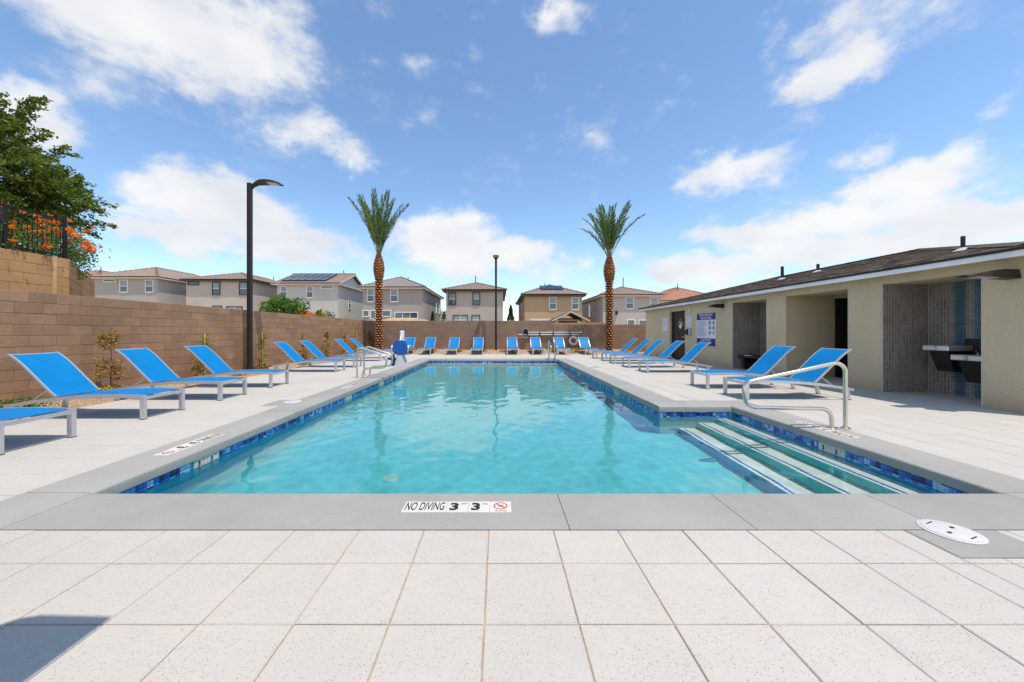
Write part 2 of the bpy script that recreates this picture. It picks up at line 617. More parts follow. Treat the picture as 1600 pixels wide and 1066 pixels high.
# ------------------------------------------------------------------ mesh helpers
class MB:
    def __init__(s):
        s.v, s.f, s.mi = [], [], []

    def add(s, vs, fs, mi=0):
        o = len(s.v)
        s.v.extend([tuple(v) for v in vs])
        s.f.extend([tuple(i + o for i in f) for f in fs])
        s.mi.extend([mi] * len(fs))
        return s

    def box(s, x0, x1, y0, y1, z0, z1, mi=0, M4=None):
        vs = [(x0, y0, z0), (x1, y0, z0), (x1, y1, z0), (x0, y1, z0), (x0, y0, z1), (x1, y0, z1), (x1, y1, z1), (x0, y1, z1)]
        if M4 is not None:
            vs = [M4 @ Vector(v) for v in vs]
        return s.add(vs, [(0, 3, 2, 1), (4, 5, 6, 7), (0, 1, 5, 4), (1, 2, 6, 5), (2, 3, 7, 6), (3, 0, 4, 7)], mi)

    def cbox(s, x0, x1, y0, y1, z0, z1, c=.01, mi=0):
        """box whose top edges are chamfered"""
        vs = [(x0, y0, z0), (x1, y0, z0), (x1, y1, z0), (x0, y1, z0),
              (x0, y0, z1 - c), (x1, y0, z1 - c), (x1, y1, z1 - c), (x0, y1, z1 - c),
              (x0 + c, y0 + c, z1), (x1 - c, y0 + c, z1), (x1 - c, y1 - c, z1), (x0 + c, y1 - c, z1)]
        fs = [(0, 3, 2, 1)]
        for b in (0, 4):
            for i in range(4):
                j = (i + 1) % 4
                fs.append((b + i, b + j, b + 4 + j, b + 4 + i))
        fs.append((8, 9, 10, 11))
        return s.add(vs, fs, mi)

    def rbox(s, x0, x1, y0, y1, z0, z1, c=.01, mi=0):
        """box with all vertical and horizontal edges chamfered"""
        vs, idx = [], {}
        for ix, (xa, sx) in enumerate(((x0, 1), (x1, -1))):
            for iy, (ya, sy) in enumerate(((y0, 1), (y1, -1))):
                for iz, (za, sz) in enumerate(((z0, 1), (z1, -1))):
                    for k in range(3):
                        v = [xa + sx * c, ya + sy * c, za + sz * c]
                        v[k] = (xa, ya, za)[k]
                        idx[ix, iy, iz, k] = len(vs)
                        vs.append(v)
        g = lambda a, b, c_, k: idx[a, b, c_, k]
        fs = []
        for a in (0, 1):
            q = [g(a, 0, 0, 0), g(a, 1, 0, 0), g(a, 1, 1, 0), g(a, 0, 1, 0)]
            fs.append(tuple(q if a else q[::-1]))
            q = [g(0, a, 0, 1), g(1, a, 0, 1), g(1, a, 1, 1), g(0, a, 1, 1)]
            fs.append(tuple(q[::-1] if a else q))
            q = [g(0, 0, a, 2), g(1, 0, a, 2), g(1, 1, a, 2), g(0, 1, a, 2)]
            fs.append(tuple(q if a else q[::-1]))
        for a in (0, 1):
            for b in (0, 1):
                fs.append((g(a, b, 0, 0), g(a, b, 1, 0), g(a, b, 1, 1), g(a, b, 0, 1)))
                fs.append((g(a, 0, b, 0), g(a, 1, b, 0), g(a, 1, b, 2), g(a, 0, b, 2)))
                fs.append((g(0, a, b, 1), g(1, a, b, 1), g(1, a, b, 2), g(0, a, b, 2)))
                for d in (0, 1):
                    fs.append((g(a, b, d, 0), g(a, b, d, 1), g(a, b, d, 2)))
        return s.add(vs, fs, mi)

    def tube(s, path, r, n=10, mi=0, caps=True):
        path = [Vector(p) for p in path]
        rr = r if isinstance(r, (list, tuple)) else [r] * len(path)
        rings = []
        t0 = (path[1] - path[0]).normalized()
        up = Vector((0, 0, 1)) if abs(t0.z) < .9 else Vector((0, 1, 0))
        a = t0.cross(up).normalized()
        for i, p in enumerate(path):
            if i == 0:
                t = t0
            elif i == len(path) - 1:
                t = (path[i] - path[i - 1]).normalized()
            else:
                t = ((path[i + 1] - p).normalized() + (p - path[i - 1]).normalized()).normalized()
            a = (a - t * a.dot(t))
            if a.length < 1e-6:
                a = t.orthogonal()
            a.normalize()
            b = t.cross(a)
            rings.append([p + (a * math.cos(2 * PI * k / n) + b * math.sin(2 * PI * k / n)) * rr[i] for k in range(n)])
        vs = [v for q in rings for v in q]
        fs = []
        for i in range(len(path) - 1):
            for k in range(n):
                k2 = (k + 1) % n
                fs.append((i * n + k, i * n + k2, (i + 1) * n + k2, (i + 1) * n + k))
        if caps:
            fs.append(tuple(range(n))[::-1])
            fs.append(tuple((len(path) - 1) * n + k for k in range(n)))
        return s.add(vs, fs, mi)

    def cyl(s, x, y, z0, z1, r, n=16, mi=0):
        return s.tube([(x, y, z0), (x, y, z1)], r, n, mi)

    def rsweep(s, path, w, h, mi=0):
        """rectangular bar swept along a path in the local xz plane, width w along y"""
        vs, fs = [], []
        m = len(path)
        for i, (x, y, z) in enumerate(path):
            a = path[max(0, i - 1)]
            b = path[min(m - 1, i + 1)]
            tx, tz = b[0] - a[0], b[2] - a[2]
            l = math.hypot(tx, tz)
            nx, nz = -tz / l, tx / l
            for (sy, sn) in ((-1, -1), (1, -1), (1, 1), (-1, 1)):
                vs.append((x + nx * sn * h / 2, y + sy * w / 2, z + nz * sn * h / 2))
        for i in range(m - 1):
            for k in range(4):
                k2 = (k + 1) % 4
                fs.append((i * 4 + k, i * 4 + k2, i * 4 + 4 + k2, i * 4 + 4 + k))
        fs.append((3, 2, 1, 0))
        fs.append(tuple((m - 1) * 4 + k for k in range(4)))
        return s.add(vs, fs, mi)

    def mesh(s, name, mats, smooth=None):
        me = bpy.data.meshes.new(name)
        me.from_pydata(s.v, [], s.f)
        if not isinstance(mats, (list, tuple)):
            mats = [mats]
        for m in mats:
            me.materials.append(M(m) if isinstance(m, str) else m)
        if len(mats) > 1:
            me.polygons.foreach_set('material_index', s.mi)
        if smooth is not None:
            me.polygons.foreach_set('use_smooth', [True] * len(me.polygons))
            me.update()
            me.set_sharp_from_angle(angle=math.radians(smooth))
        me.update()
        return me

    def build(s, name, mats, parent=None, smooth=None, loc=None):
        return link(name, s.mesh(name, mats, smooth), parent, loc)


def link(name, me, parent=None, loc=None, rot=None):
    o = bpy.data.objects.new(name, me)
    COL.objects.link(o)
    if parent is not None:
        o.parent = parent
    if loc is not None:
        o.location = loc
    if rot is not None:
        o.rotation_euler = rot
    return o


def tag(o, label=None, cat=None, group=None, kind=None):
    if label:
        o['label'] = label
    if cat:
        o['category'] = cat
    if group:
        o['group'] = group
    if kind:
        o['kind'] = kind
    return o


def thing(name, label, cat, loc=(0, 0, 0), rotz=0, group=None):
    o = bpy.data.objects.new(name, None)
    o.empty_display_size = .2
    COL.objects.link(o)
    o.location = loc
    o.rotation_euler = (0, 0, rotz)
    return tag(o, label, cat, group)


KIDS = {}


def copy_tree(root, loc, rotz, label):
    def rec(o, par):
        c = o.copy()
        COL.objects.link(c)
        if par is not None:
            c.parent = par
        for ch in o.children:
            rec(ch, c)
        return c
    r = rec(root, None)
    r.location = loc
    r.rotation_euler = (0, 0, rotz)
    r['label'] = label
    return r


def leaf_mesh(name, C, A, L, Wd, mat, normals=None):
    """rhombic leaves: centres C (n,3), axes A (n,3), length L, width Wd (scalars or arrays)"""
    C = np.asarray(C, float)
    A = np.asarray(A, float)
    n = len(C)
    A = A / (np.linalg.norm(A, axis=1, keepdims=True) + 1e-9)
    if normals is None:
        normals = NR.normal(size=(n, 3))
    B = np.cross(A, normals)
    B = B / (np.linalg.norm(B, axis=1, keepdims=True) + 1e-9)
    L = np.broadcast_to(np.asarray(L, float), (n,))[:, None]
    Wd = np.broadcast_to(np.asarray(Wd, float), (n,))[:, None]
    V = np.empty((n, 4, 3))
    V[:, 0] = C - A * L / 2
    V[:, 1] = C + B * Wd / 2
    V[:, 2] = C + A * L / 2
    V[:, 3] = C - B * Wd / 2
    me = bpy.data.meshes.new(name)
    me.vertices.add(4 * n)
    me.vertices.foreach_set('co', V.reshape(-1))
    me.loops.add(4 * n)
    me.loops.foreach_set('vertex_index', np.arange(4 * n, dtype=np.int32))
    me.polygons.add(n)
    me.polygons.foreach_set('loop_start', np.arange(0, 4 * n, 4, dtype=np.int32))
    me.update(calc_edges=True)
    me.materials.append(M(mat))
    return me


def text_mb(txt, size, matname, bold=0.0, align='CENTER', xs=1.0):
    cu = bpy.data.curves.new('lettering', 'FONT')
    cu.body = txt
    cu.size = size
    cu.offset = bold * size
    cu.align_x = align
    cu.align_y = 'CENTER'
    cu.resolution_u = 3
    ob = bpy.data.objects.new('lettering', cu)
    COL.objects.link(ob)
    dg = bpy.context.evaluated_depsgraph_get()
    dg.update()
    me = bpy.data.meshes.new_from_object(ob.evaluated_get(dg))
    bpy.data.objects.remove(ob)
    me.name = 'lettering'
    if xs != 1.0:
        for v in me.vertices:
            v.co.x *= xs
    me.materials.clear()
    me.materials.append(M(matname))
    return me


def PX(x, D):
    return (x - VX) / F_PX * D


def PZ(y, D):
    return CAM_H + (VY - y) / F_PX * D


exec_parts = []
# lettering is made first, while the scene is still small
TXT = {}


def T(txt, size, matname='ink_black', bold=0.0, align='CENTER', xs=1.0):
    k = (txt, size, matname, bold, align, xs)
    if k not in TXT:
        TXT[k] = text_mb(txt, size, matname, bold, align, xs)
    return TXT[k]


for a in (('NO DIVING', .160, 'ink_black', .012, 'CENTER', .335), ('3', .138, 'ink_black', .045, 'CENTER', 1.0),
          ('FT', .034, 'ink_black', .01, 'CENTER', 1.0), ('IN', .034, 'ink_black', .01, 'CENTER', 1.0),
          ('NO DIVING', .016, 'ink_black', .02, 'CENTER', 1.0),
          ('WARNING NO LIFEGUARD ON DUTY', .125, 'sign_white', .02, 'CENTER', .42),
          ('CAUTION: NO DIVING', .125, 'sign_white', .02, 'CENTER', .55),
          ('IN CASE OF EMERGENCY', .10, 'sign_white', .02, 'CENTER', .62), ('DIAL 911', .10, 'sign_white', .02, 'CENTER', .8),
          ('POOL RULES', .05, 'ink_blue', .02, 'CENTER', 1.0), ('NO GLASS', .06, 'ink_blue', .02, 'CENTER', .6),
          ('NOTICE', .06, 'ink_blue', .02, 'CENTER', .8), ('3', .075, 'ink_black', .04, 'CENTER', 1.0),
          ('FT', .026, 'ink_black', .01, 'CENTER', 1.0), ('IN', .026, 'ink_black', .01, 'CENTER', 1.0)):
    T(*a)

# ------------------------------------------------------------------ setting: ground and pool
PXL, PXR, PXC = -3.15, 2.68, 3.90          # pool left, right, right of the stair cove
PY0, PYC, PY1 = 2.80, 6.04, 16.40          # near edge, end of the cove, far edge
CW = 0.52                                   # coping width
WATER_Z, FLOOR_Z = -0.172, -1.25
RIPPLE = .021
DECK_L, DECK_F, WALL_X, FAR_Y = -6.9, 20.3, -8.48, 22.9
BX = 7.97                                   # pool house front

g = MB()
for (x0, x1, y0, y1) in ((-3000, -8.3, -3000, 3000), (16, 3000, -3000, 3000), (-8.3, 16, -3000, -6), (-8.3, 16, 23.0, 3000)):
    g.add([(x0, y0, -.10), (x1, y0, -.10), (x1, y1, -.10), (x0, y1, -.10)], [(0, 1, 2, 3)])
tag(g.build('terrain', 'desert_soil'), kind='structure')
g = MB()
g.box(-8.3, DECK_L, -6, 23.0, -.12, -.03)
g.box(DECK_L, 16, DECK_F, 23.0, -.12, -.031)
tag(g.build('planting_bed', 'gravel_base'), kind='structure')
# mounded soil against the far wall
g = MB()
nx = 60
for i in range(nx + 1):
    x = -8.3 + i * (16.2 / nx)
    for j, (y, z) in enumerate(((20.32, -.03), (20.9, .03), (21.5, .10), (22.1, .14), (22.88, .13))):
        g.v.append((x, y + .04 * math.sin(x * 2.1 + j), z + .025 * math.sin(x * 1.7 + j * 2) * (j > 0)))
for i in range(nx):
    for j in range(4):
        a = i * 5 + j
        g.f.append((a, a + 5, a + 6, a + 1))
        g.mi.append(0)
tag(g.build('soil_mound', 'gravel_base', smooth=60), kind='structure')

deck = MB()
for (x0, x1, y0, y1) in ((DECK_L, 16, -6, PY0 - .1), (DECK_L, PXL - .1, PY0 - .1, PY1 + .1), (PXC + .1, 16, PY0 - .1, PYC + .1),
                         (PXR + .1, 16, PYC + .1, PY1 + .1), (DECK_L, 16, PY1 + .1, DECK_F)):
    deck.box(x0, x1, y0, y1, -.12, -.008)
deck = tag(deck.build('deck', 'paver_sand'), kind='structure')

# pavers: a square grid clipped to the deck
PP = .4065
regions = [(DECK_L, 2.55, -3, 2.28), (3.12, BX - .012, -3, 2.28), (2.55, 3.12, -3, 2.0),
           (DECK_L, -4.02, 2.28, PY1 + CW), (-4.02, PXL - CW - .004, 2.28, 6.08), (-4.02, PXL - CW - .004, 6.62, PY1 + CW),
           (3.54, BX - .012, PYC + CW + .004, PY1 + CW), (PXR + CW + .004, 3.54, PYC + CW + .004, 12.5), (PXR + CW + .004, 3.54, 13.06, PY1 + CW), (PXC + CW + .004, BX - .012, 2.28, PYC + CW + .004),
           (DECK_L, BX - .012, PY1 + CW + .004, DECK_F),
           (BX - .012, 8.86, 5.97, 7.52), (BX - .012, 9.28, 8.25, 10.02), (BX - .012, 8.86, 10.76, 12.33)]
pv = []
for i in range(-18, 26):
    for j in range(-12, 48):
        cx0, cy0 = -.063 + i * PP, 1.547 + j * PP
        if abs(cy0 - 1.954) < .01:
            pass
        for (x0, x1, y0, y1) in regions:
            a0, a1, b0, b1 = max(cx0, x0), min(cx0 + PP, x1), max(cy0, y0), min(cy0 + PP, y1)
            if a1 - a0 > .03 and b1 - b0 > .03:
                pv.append((a0, a1, b0, b1))


def in_view(x, y, m=60):
    if y < 1.22:
        return False
    px, py = VX + x / y * F_PX, VY + CAM_H / y * F_PX
    return -m < px < 1600 + m and py < 1066 + m


def area(q):
    a0, a1, b0, b1 = q
    y = max(.5, (b0 + b1) / 2)
    return (a1 - a0) * (b1 - b0) / y ** 3 if in_view((a0 + a1) / 2, y) else 0


pv.sort(key=area, reverse=True)
GAP = .0028
full = {}
for k in range(3):
    q = MB()
    c = .0035 + .0008 * k
    q.cbox(-PP / 2 + GAP, PP / 2 - GAP, -PP / 2 + GAP, PP / 2 - GAP, -.03, 0, c)
    full[k] = q.mesh('paver', 'paver_concrete')
rest = MB()
for n, (a0, a1, b0, b1) in enumerate(pv):
    z = R.uniform(-.0012, .0012)
    if n < 298 and area((a0, a1, b0, b1)) > 0:
        if a1 - a0 > PP - .002 and b1 - b0 > PP - .002:
            link('paver', full[n % 3], deck, ((a0 + a1) / 2, (b0 + b1) / 2, z), (R.uniform(-.002, .002), R.uniform(-.002, .002), R.uniform(-.004, .004)))
        else:
            q = MB()
            w, h = (a1 - a0) / 2, (b1 - b0) / 2
            q.cbox(-w + GAP, w - GAP, -h + GAP, h - GAP, -.03, 0, .004)
            q.build('paver', 'paver_concrete', deck, loc=((a0 + a1) / 2, (b0 + b1) / 2, z))
    else:
        rest.cbox(a0 + GAP, a1 - GAP, b0 + GAP, b1 - GAP, -.03, z, .004)
tag(rest.build('paving', 'paver_concrete', deck), kind='stuff')

# coping: cast slabs with a rounded nose over the pool
coping = tag(bpy.data.objects.new('coping', None), kind='structure')
COL.objects.link(coping)


def slab(x0, x1, y0, y1, nose):
    """nose: which side hangs over the water, one of +x -x +y -y or None"""
    q = MB()
    g_ = .0025
    if nose is None:
        q.box(x0 + g_, x1 - g_, y0 + g_, y1 - g_, -.088, .004)
        q.build('coping_slab', 'coping_concrete', coping)
        return
    top, bot, r = .004, -.088, .022
    prof = [(0, bot), (0, top - r)] + [(r - r * math.cos(t), top - r + r * math.sin(t)) for t in (PI / 6, PI / 3, PI / 2)]
    if nose in ('+y', '-y'):
        w0, w1, l0, l1 = y0, y1, x0 + g_, x1 - g_
    else:
        w0, w1, l0, l1 = x0, x1, y0 + g_, y1 - g_
    sgn = nose[0] == '+'
    edge, back = (w1, w0) if sgn else (w0, w1)
    d = -1 if sgn else 1
    pr = [(edge + d * a, z) for a, z in prof] + [(back, top), (back, bot)]
    n = len(pr)
    vs = [((l, a, z) if nose[1] == 'y' else (a, l, z)) for l in (l0, l1) for a, z in pr]
    fs = [(i, (i + 1) % n, n + (i + 1) % n, n + i) for i in range(n)] + [tuple(range(n)), tuple(range(n, 2 * n))[::-1]]
    q.add(vs, fs)
    o = q.build('coping_slab', 'coping_concrete', coping, smooth=40)
    import bmesh
    bm = bmesh.new()
    bm.from_mesh(o.data)
    bmesh.ops.recalc_face_normals(bm, faces=bm.faces)
    bm.to_mesh(o.data)
    bm.free()


def cuts(a, b, step, first=None):
    xs = [a]
    x = first if first is not None else a + step
    while x < b - .25:
        xs.append(x)
        x += step
    return list(zip(xs, xs[1:] + [b]))


OX0, OX1 = PXL - CW, PXC + CW
for a, b in ((OX0, PXL), (PXC, OX1)):
    slab(a, b, PY0 - CW, PY0 + .0, None)
for a, b in cuts(PXL, PXC, 1.18, .45):
    slab(a, b, PY0 - CW, PY0, '+y')
for a, b in cuts(PY0, PY1, 3.4, 5.6):
    slab(PXL - CW, PXL, a, b, '+x')
for a, b in ((OX0, PXL), (PXR, PXR + CW)):
    slab(a, b, PY1, PY1 + CW, None)
for a, b in cuts(PXL, PXR, 1.18):
    slab(a, b, PY1, PY1 + CW, '-y')
for a, b in cuts(PY0, PYC, 5, 5.7):
    slab(PXC, PXC + CW, a, b, '-x')
slab(PXC, OX1, PYC, PYC + CW, None)
for a, b in cuts(PXR, PXC, 1.0, 3.12):
    slab(a, b, PYC, PYC + CW, '-y')
for a, b in cuts(PYC + CW, PY1, 3.3):
    slab(PXR, PXR + CW, a, b, '-x')
# square skimmer collars let into the deck
for (x0, x1, y0, y1) in ((2.555, 3.115, 2.005, PY0 - CW - .003), (-4.015, PXL - CW - .003, 6.085, 6.615), (PXR + CW + .003, 3.535, 12.505, 13.055)):
    q = MB()
    q.cbox(x0, x1, y0, y1, -.05, .003, .006)
    q.build('skimmer_collar', 'coping_concrete', coping)

# pool shell
basin = tag(bpy.data.objects.new('pool_basin', None), kind='structure')
COL.objects.link(basin)
TZ0, TZ1 = -.2, -.088
o_ = .022
walls = [((PXL - o_, PY0 - o_), (PXL - o_, PY1 + o_)), ((PXL - o_, PY1 + o_), (PXR + o_, PY1 + o_)), ((PXR + o_, PY1 + o_), (PXR + o_, PYC + o_)),
         ((PXR + o_, PYC + o_), (PXC + o_, PYC + o_)), ((PXC + o_, PYC + o_), (PXC + o_, PY0 - o_)), ((PXC + o_, PY0 - o_), (PXL - o_, PY0 - o_))]
q = MB()
for (a, b) in walls[:3] + walls[4:]:
    q.add([(a[0], a[1], FLOOR_Z), (b[0], b[1], FLOOR_Z), (b[0], b[1], TZ1 + .02), (a[0], a[1], TZ1 + .02)], [(0, 1, 2, 3)])
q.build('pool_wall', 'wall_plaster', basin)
q = MB()
(a, b) = walls[3]
q.add([(a[0], a[1], FLOOR_Z), (b[0], b[1], FLOOR_Z), (b[0], b[1], TZ1 + .02), (a[0], a[1], TZ1 + .02)], [(0, 1, 2, 3)])
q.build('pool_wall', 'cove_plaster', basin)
q = MB()
q.add([(PXL - o_, PY0 - o_, FLOOR_Z), (PXC + o_, PY0 - o_, FLOOR_Z), (PXC + o_, PYC + o_, FLOOR_Z), (PXR + o_, PYC + o_, FLOOR_Z),
       (PXR + o_, PY1 + o_, FLOOR_Z), (PXL - o_, PY1 + o_, FLOOR_Z)], [(0, 1, 2, 3, 4, 5)])
q.build('pool_floor', 'aqua_plaster', basin)
q = MB()
cv = [(0, -.80), (.03, -.98), (.10, -1.12), (.22, -1.21), (.40, FLOOR_Z + .003)]
for (x, z), (x2, z2) in zip(cv, cv[1:]):
    q.add([(PXL - .02 + x, PY0, z), (PXL - .02 + x2, PY0, z2), (PXL - .02 + x2, PY1, z2), (PXL - .02 + x, PY1, z)], [(0, 1, 2, 3)])
q.build('floor_cove', 'aqua_plaster', basin, smooth=60)
for (x, y) in ((-1.34, 4.52),):
    dr = MB().tube([(x, y, FLOOR_Z), (x, y, FLOOR_Z + .012), (x, y, FLOOR_Z + .018)], [.10, .10, .08], 24).build('main_drain', 'cove_plaster', basin, 40)
# bench across the far end
q = MB()
q.cbox(PXL, PXR, PY1 - .62, PY1 + .02, FLOOR_Z, -.30, .015)
q.build('bench', 'pale_plaster', basin)
# stair treads in the cove
treads = [(3.655, PXC + .02, -.335), (3.34, 3.6548, -.62), (3.025, 3.3398, -.93)]
for (x0, x1, z) in treads:
    q = MB()
    q.box(x0 + .004, x1, PY0 - .02, PYC + .02, FLOOR_Z + .001, z - .006, 0)
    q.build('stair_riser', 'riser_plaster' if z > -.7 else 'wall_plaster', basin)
    q = MB()
    q.box(x0, x1, PY0 - .02, PYC + .02, z - .0058, z)
    q.build('stair_tread', 'pale_plaster', basin)
    q = MB()
    for k in range(58):
        y = PY0 + k * .0556
        q.box(x0 + .042, x0 + .074, y + .002, y + .0535, z - .001, z + .0015)
    tag(q.build('trim_tile', 'trim_blue', basin), kind='stuff')
# waterline mosaic, two courses of small tiles
tl = []
for (a, b) in walls[:5]:
    va, vb = Vector((*a, 0)), Vector((*b, 0))
    d = (vb - va)
    n = int(d.length / .0556)
    d.normalize()
    nrm = Vector((d.y, -d.x, 0))
    for k in range(n):
        c = va + d * ((k + .5) * .0556)
        for r in range(2):
            tl.append((c.x, c.y, TZ1 - .0275 - .055 * r, abs(d.x) > .5, nrm))


def tscore(t):
    if not in_view(t[0], t[1], 20) or (t[1] < 2.95):
        return 0
    fx = abs(t[4].dot(Vector((t[0], t[1], 0)).normalized()))
    return fx / t[1] ** 2


tl.sort(key=tscore, reverse=True)
marks = [(-3.15, 3.74, 4.10), (PXC, 4.08, 4.42), (-3.15, 7.45, 7.8), (-3.15, 9.6, 9.95), (PXR, 8.1, 8.4), (PXR, 12.0, 12.3)]
tA = MB().rbox(-.0265, .0265, -.004, .004, -.0262, .0262, .0015).mesh('waterline_tile', 'pool_mosaic_tile')
rest = MB()
for n, (x, y, z, alongx, nrm) in enumerate(tl):
    if any(abs(x - mx) < .1 and y0 - .02 < y < y1 + .02 for mx, y0, y1 in marks):
        continue
    if n < 290:
        link('waterline_tile', tA, basin, (x + nrm.x * .002, y + nrm.y * .002, z), (0, 0, 0 if alongx else PI / 2))
    elif alongx:
        rest.box(x - .0265, x + .0265, y + nrm.y * .002 - .004, y + nrm.y * .002 + .004, z - .0262, z + .0262)
    else:
        rest.box(x + nrm.x * .002 - .004, x + nrm.x * .002 + .004, y - .0265, y + .0265, z - .0262, z + .0262)
tag(rest.build('waterline_mosaic', 'pool_mosaic_tile', basin), kind='stuff')
# water
# a fine grid with real low ripples, so that light bends through it
e = .018
WX = np.unique(np.concatenate([np.linspace(PXL - e, PXR + e, 196), np.linspace(PXR + e, PXC + e, 42)]))
WY = np.unique(np.concatenate([np.linspace(PY0 - e, PYC + e, 110), np.linspace(PYC + e, PY1 + e, 346)]))
gx, gy = np.meshgrid(WX, WY)
gz = np.full(gx.shape, WATER_Z)
wr = np.random.default_rng(5)
NW = 60
for k in range(NW):
    lam = .16 * (1.0 / .16) ** wr.random()
    th = wr.normal(.5, 1.1)
    amp = lam * RIPPLE * math.sqrt(2 / NW) / (2 * PI)
    kx, ky = 2 * PI / lam * math.cos(th), 2 * PI / lam * math.sin(th)
    env = .6 + .4 * np.sin(gx * wr.uniform(-.9, .9) + gy * wr.uniform(-.9, .9) + wr.uniform(0, 6))
    gz += amp * env * np.sin(kx * gx + ky * gy + wr.uniform(0, 6.28))
q = MB()
q.v = [tuple(v) for v in np.stack([gx, gy, gz], -1).reshape(-1, 3)]
nwx, nwy = len(WX), len(WY)
for j in range(nwy - 1):
    for i in range(nwx - 1):
        if WY[j] > PYC + e - 1e-6 and WX[i] > PXR + e - 1e-6:
            continue
        a = j * nwx + i
        q.f.append((a, a + 1, a + nwx + 1, a + nwx))
        q.mi.append(0)
wat = tag(q.build('water', 'pool_water', smooth=80), kind='structure')
wat.cycles.is_caustics_caster = True
for o in basin.children:
    o.cycles.is_caustics_receiver = True


# ------------------------------------------------------------------ depth markers
def no_dive_symbol(parent, r, cx, cy, z):
    q = MB()
    n = 28
    for k in range(n):
        a0, a1 = 2 * PI * k / n, 2 * PI * (k + 1) / n
        q.add([(cx + rr * math.cos(a), cy + rr * math.sin(a), z) for rr, a in ((r * .82, a0), (r, a0), (r, a1), (r * .82, a1))], [(0, 1, 2, 3)])
    q.build('prohibition_ring', 'ink_red', parent)
    q = MB()
    d = r * .075
    q.add([(cx - r * .62 - d, cy + r * .62 - d, z + .0004), (cx + r * .62 - d, cy - r * .62 - d, z + .0004),
           (cx + r * .62 + d, cy - r * .62 + d, z + .0004), (cx - r * .62 + d, cy + r * .62 + d, z + .0004)], [(0, 1, 2, 3)])
    q.build('prohibition_slash', 'ink_red', parent)
    q = MB()
    qs = [[(-.35, -.28), (.02, .02), (.10, -.06), (-.25, -.38)], [(.02, .02), (.42, .20), (.44, .10), (.10, -.06)],
          [(-.02, .0), (-.12, .30), (-.02, .32), (.08, .02)], [(.05, .12), (.15, .22), (.25, .12), (.15, .02)]]
    for s_ in qs:
        q.add([(cx + a * r, cy + b * r, z - .0003) for a, b in s_], [(0, 3, 2, 1)])
    q.build('diver_figure', 'ink_black', parent)


def floor_marker(loc, rotz, label, grp='depth marker strips on the coping'):
    t = thing('depth_marker', label, 'depth marker', loc, rotz, grp)
    x = -.765 / 2
    for k, w in enumerate((.306, .153, .153, .153)):
        q = MB()
        q.cbox(x + .0012, x + w - .0012, -.078, .078, 0, .004, .001)
        tl_ = q.build('marker_tile', 'marker_white', t)
        cx = x + w / 2
        if k == 0:
            link('lettering', T('NO DIVING', .160, 'ink_black', .012, 'CENTER', .335), tl_, (cx, 0, .0048))
        elif k < 3:
            link('numeral', T('3', .138, 'ink_black', .045, 'CENTER', 1.0), tl_, (cx - .022, -.004, .0048))
            link('lettering', T('FT' if k == 1 else 'IN', .034, 'ink_black', .01, 'CENTER', 1.0), tl_, (cx + .045, .038, .0048))
        else:
            no_dive_symbol(tl_, .05, cx, .012, .0052)
            link('lettering', T('NO DIVING', .016, 'ink_black', .02, 'CENTER', 1.0), tl_, (cx, -.062, .0048))
        x += w
    return t


floor_marker((-.292, 2.568, .004), 0, 'white NO DIVING 3 FT 3 IN tile strip on the near coping, facing the camera')
floor_marker((-3.405, 4.02, .004), -PI / 2, 'NO DIVING tile strip set lengthwise on the coping in front of the left loungers')
floor_marker((4.17, 4.62, .004), PI / 2, 'NO DIVING tile strip on the coping beside the stair handrail')
floor_marker((-3.41, 8.3, .004), -PI / 2, 'small pale NO DIVING strip on the left coping between skimmer lid and grab rails')


def wall_marker(x, yc, facing, label):
    t = thing('waterline_marker', label, 'depth marker', (x, yc, -.14), PI / 2 if facing > 0 else -PI / 2, 'depth markers in the waterline tile')
    for k in range(2):
        q = MB()
        q.rbox(-.166 + k * .167, -.001 + k * .167, -.008, .006, -.053, .051, .0015)
        c = q.build('marker_tile', 'marker_white', t)
        cx = -.0835 + k * .167
        for me, dx, dz in ((T('3', .075, 'ink_black', .04, 'CENTER', 1.0), -.02, -.002), (T('FT' if k == 0 else 'IN', .026, 'ink_black', .01, 'CENTER', 1.0), .038, .024)):
            link('numeral' if dx < 0 else 'lettering', me, c, (cx + dx, -.0092, dz), (PI / 2, 0, 0))


# local -y is the visible face: +90 deg turns it to +x (left wall), -90 deg to -x (right wall)
wall_marker(PXL - .017, 3.92, 1, '3 FT 3 IN marker in blue tile below the left coping, nearest the camera')
wall_marker(PXC + .017, 4.25, -1, '3 FT 3 IN marker in the blue tile above the pool stairs')
wall_marker(PXL - .017, 7.62, 1, 'small 3 FT 3 IN marker in the left blue tile midway along the pool')
wall_marker(PXL - .017, 9.78, 1, 'small 3 FT 3 IN marker in the left blue tile beside the grab rails')
wall_marker(PXR + .017, 8.25, -1, 'small depth marker in the right blue tile in front of the near loungers')
wall_marker(PXR + .017, 12.15, -1, 'small depth marker in the right blue tile far along the pool')


def skimmer_lid(x, y, label):
    t = thing('skimmer', label, 'lid', (x, y, .004), .35, 'round white skimmer lids')
    MB().tube([(0, 0, 0), (0, 0, .004), (0, 0, .0055)], [.142, .142, .139], 40).build('rim', 'lid_plastic', t, 30)
    MB().tube([(0, 0, .0055), (0, 0, .0085), (0, 0, .010)], [.125, .125, .121], 40).build('cover', 'lid_plastic', t, 30)
    for s in (-1, 1):
        q = MB()
        q.add([(s * .05 + .018 * math.cos(a), .012 * s + .011 * math.sin(a), .0106) for a in np.linspace(0, 2 * PI, 14)[:-1]], [tuple(range(13))])
        q.build('finger_hole', 'ink_black', t)
        q = MB()
        a0 = PI / 2 if s > 0 else -PI / 2
        q.box(-.035, .035, s * .092 - .004, s * .092 + .004, .0102, .0106)
        q.build('slot', 'bronze_metal', t)


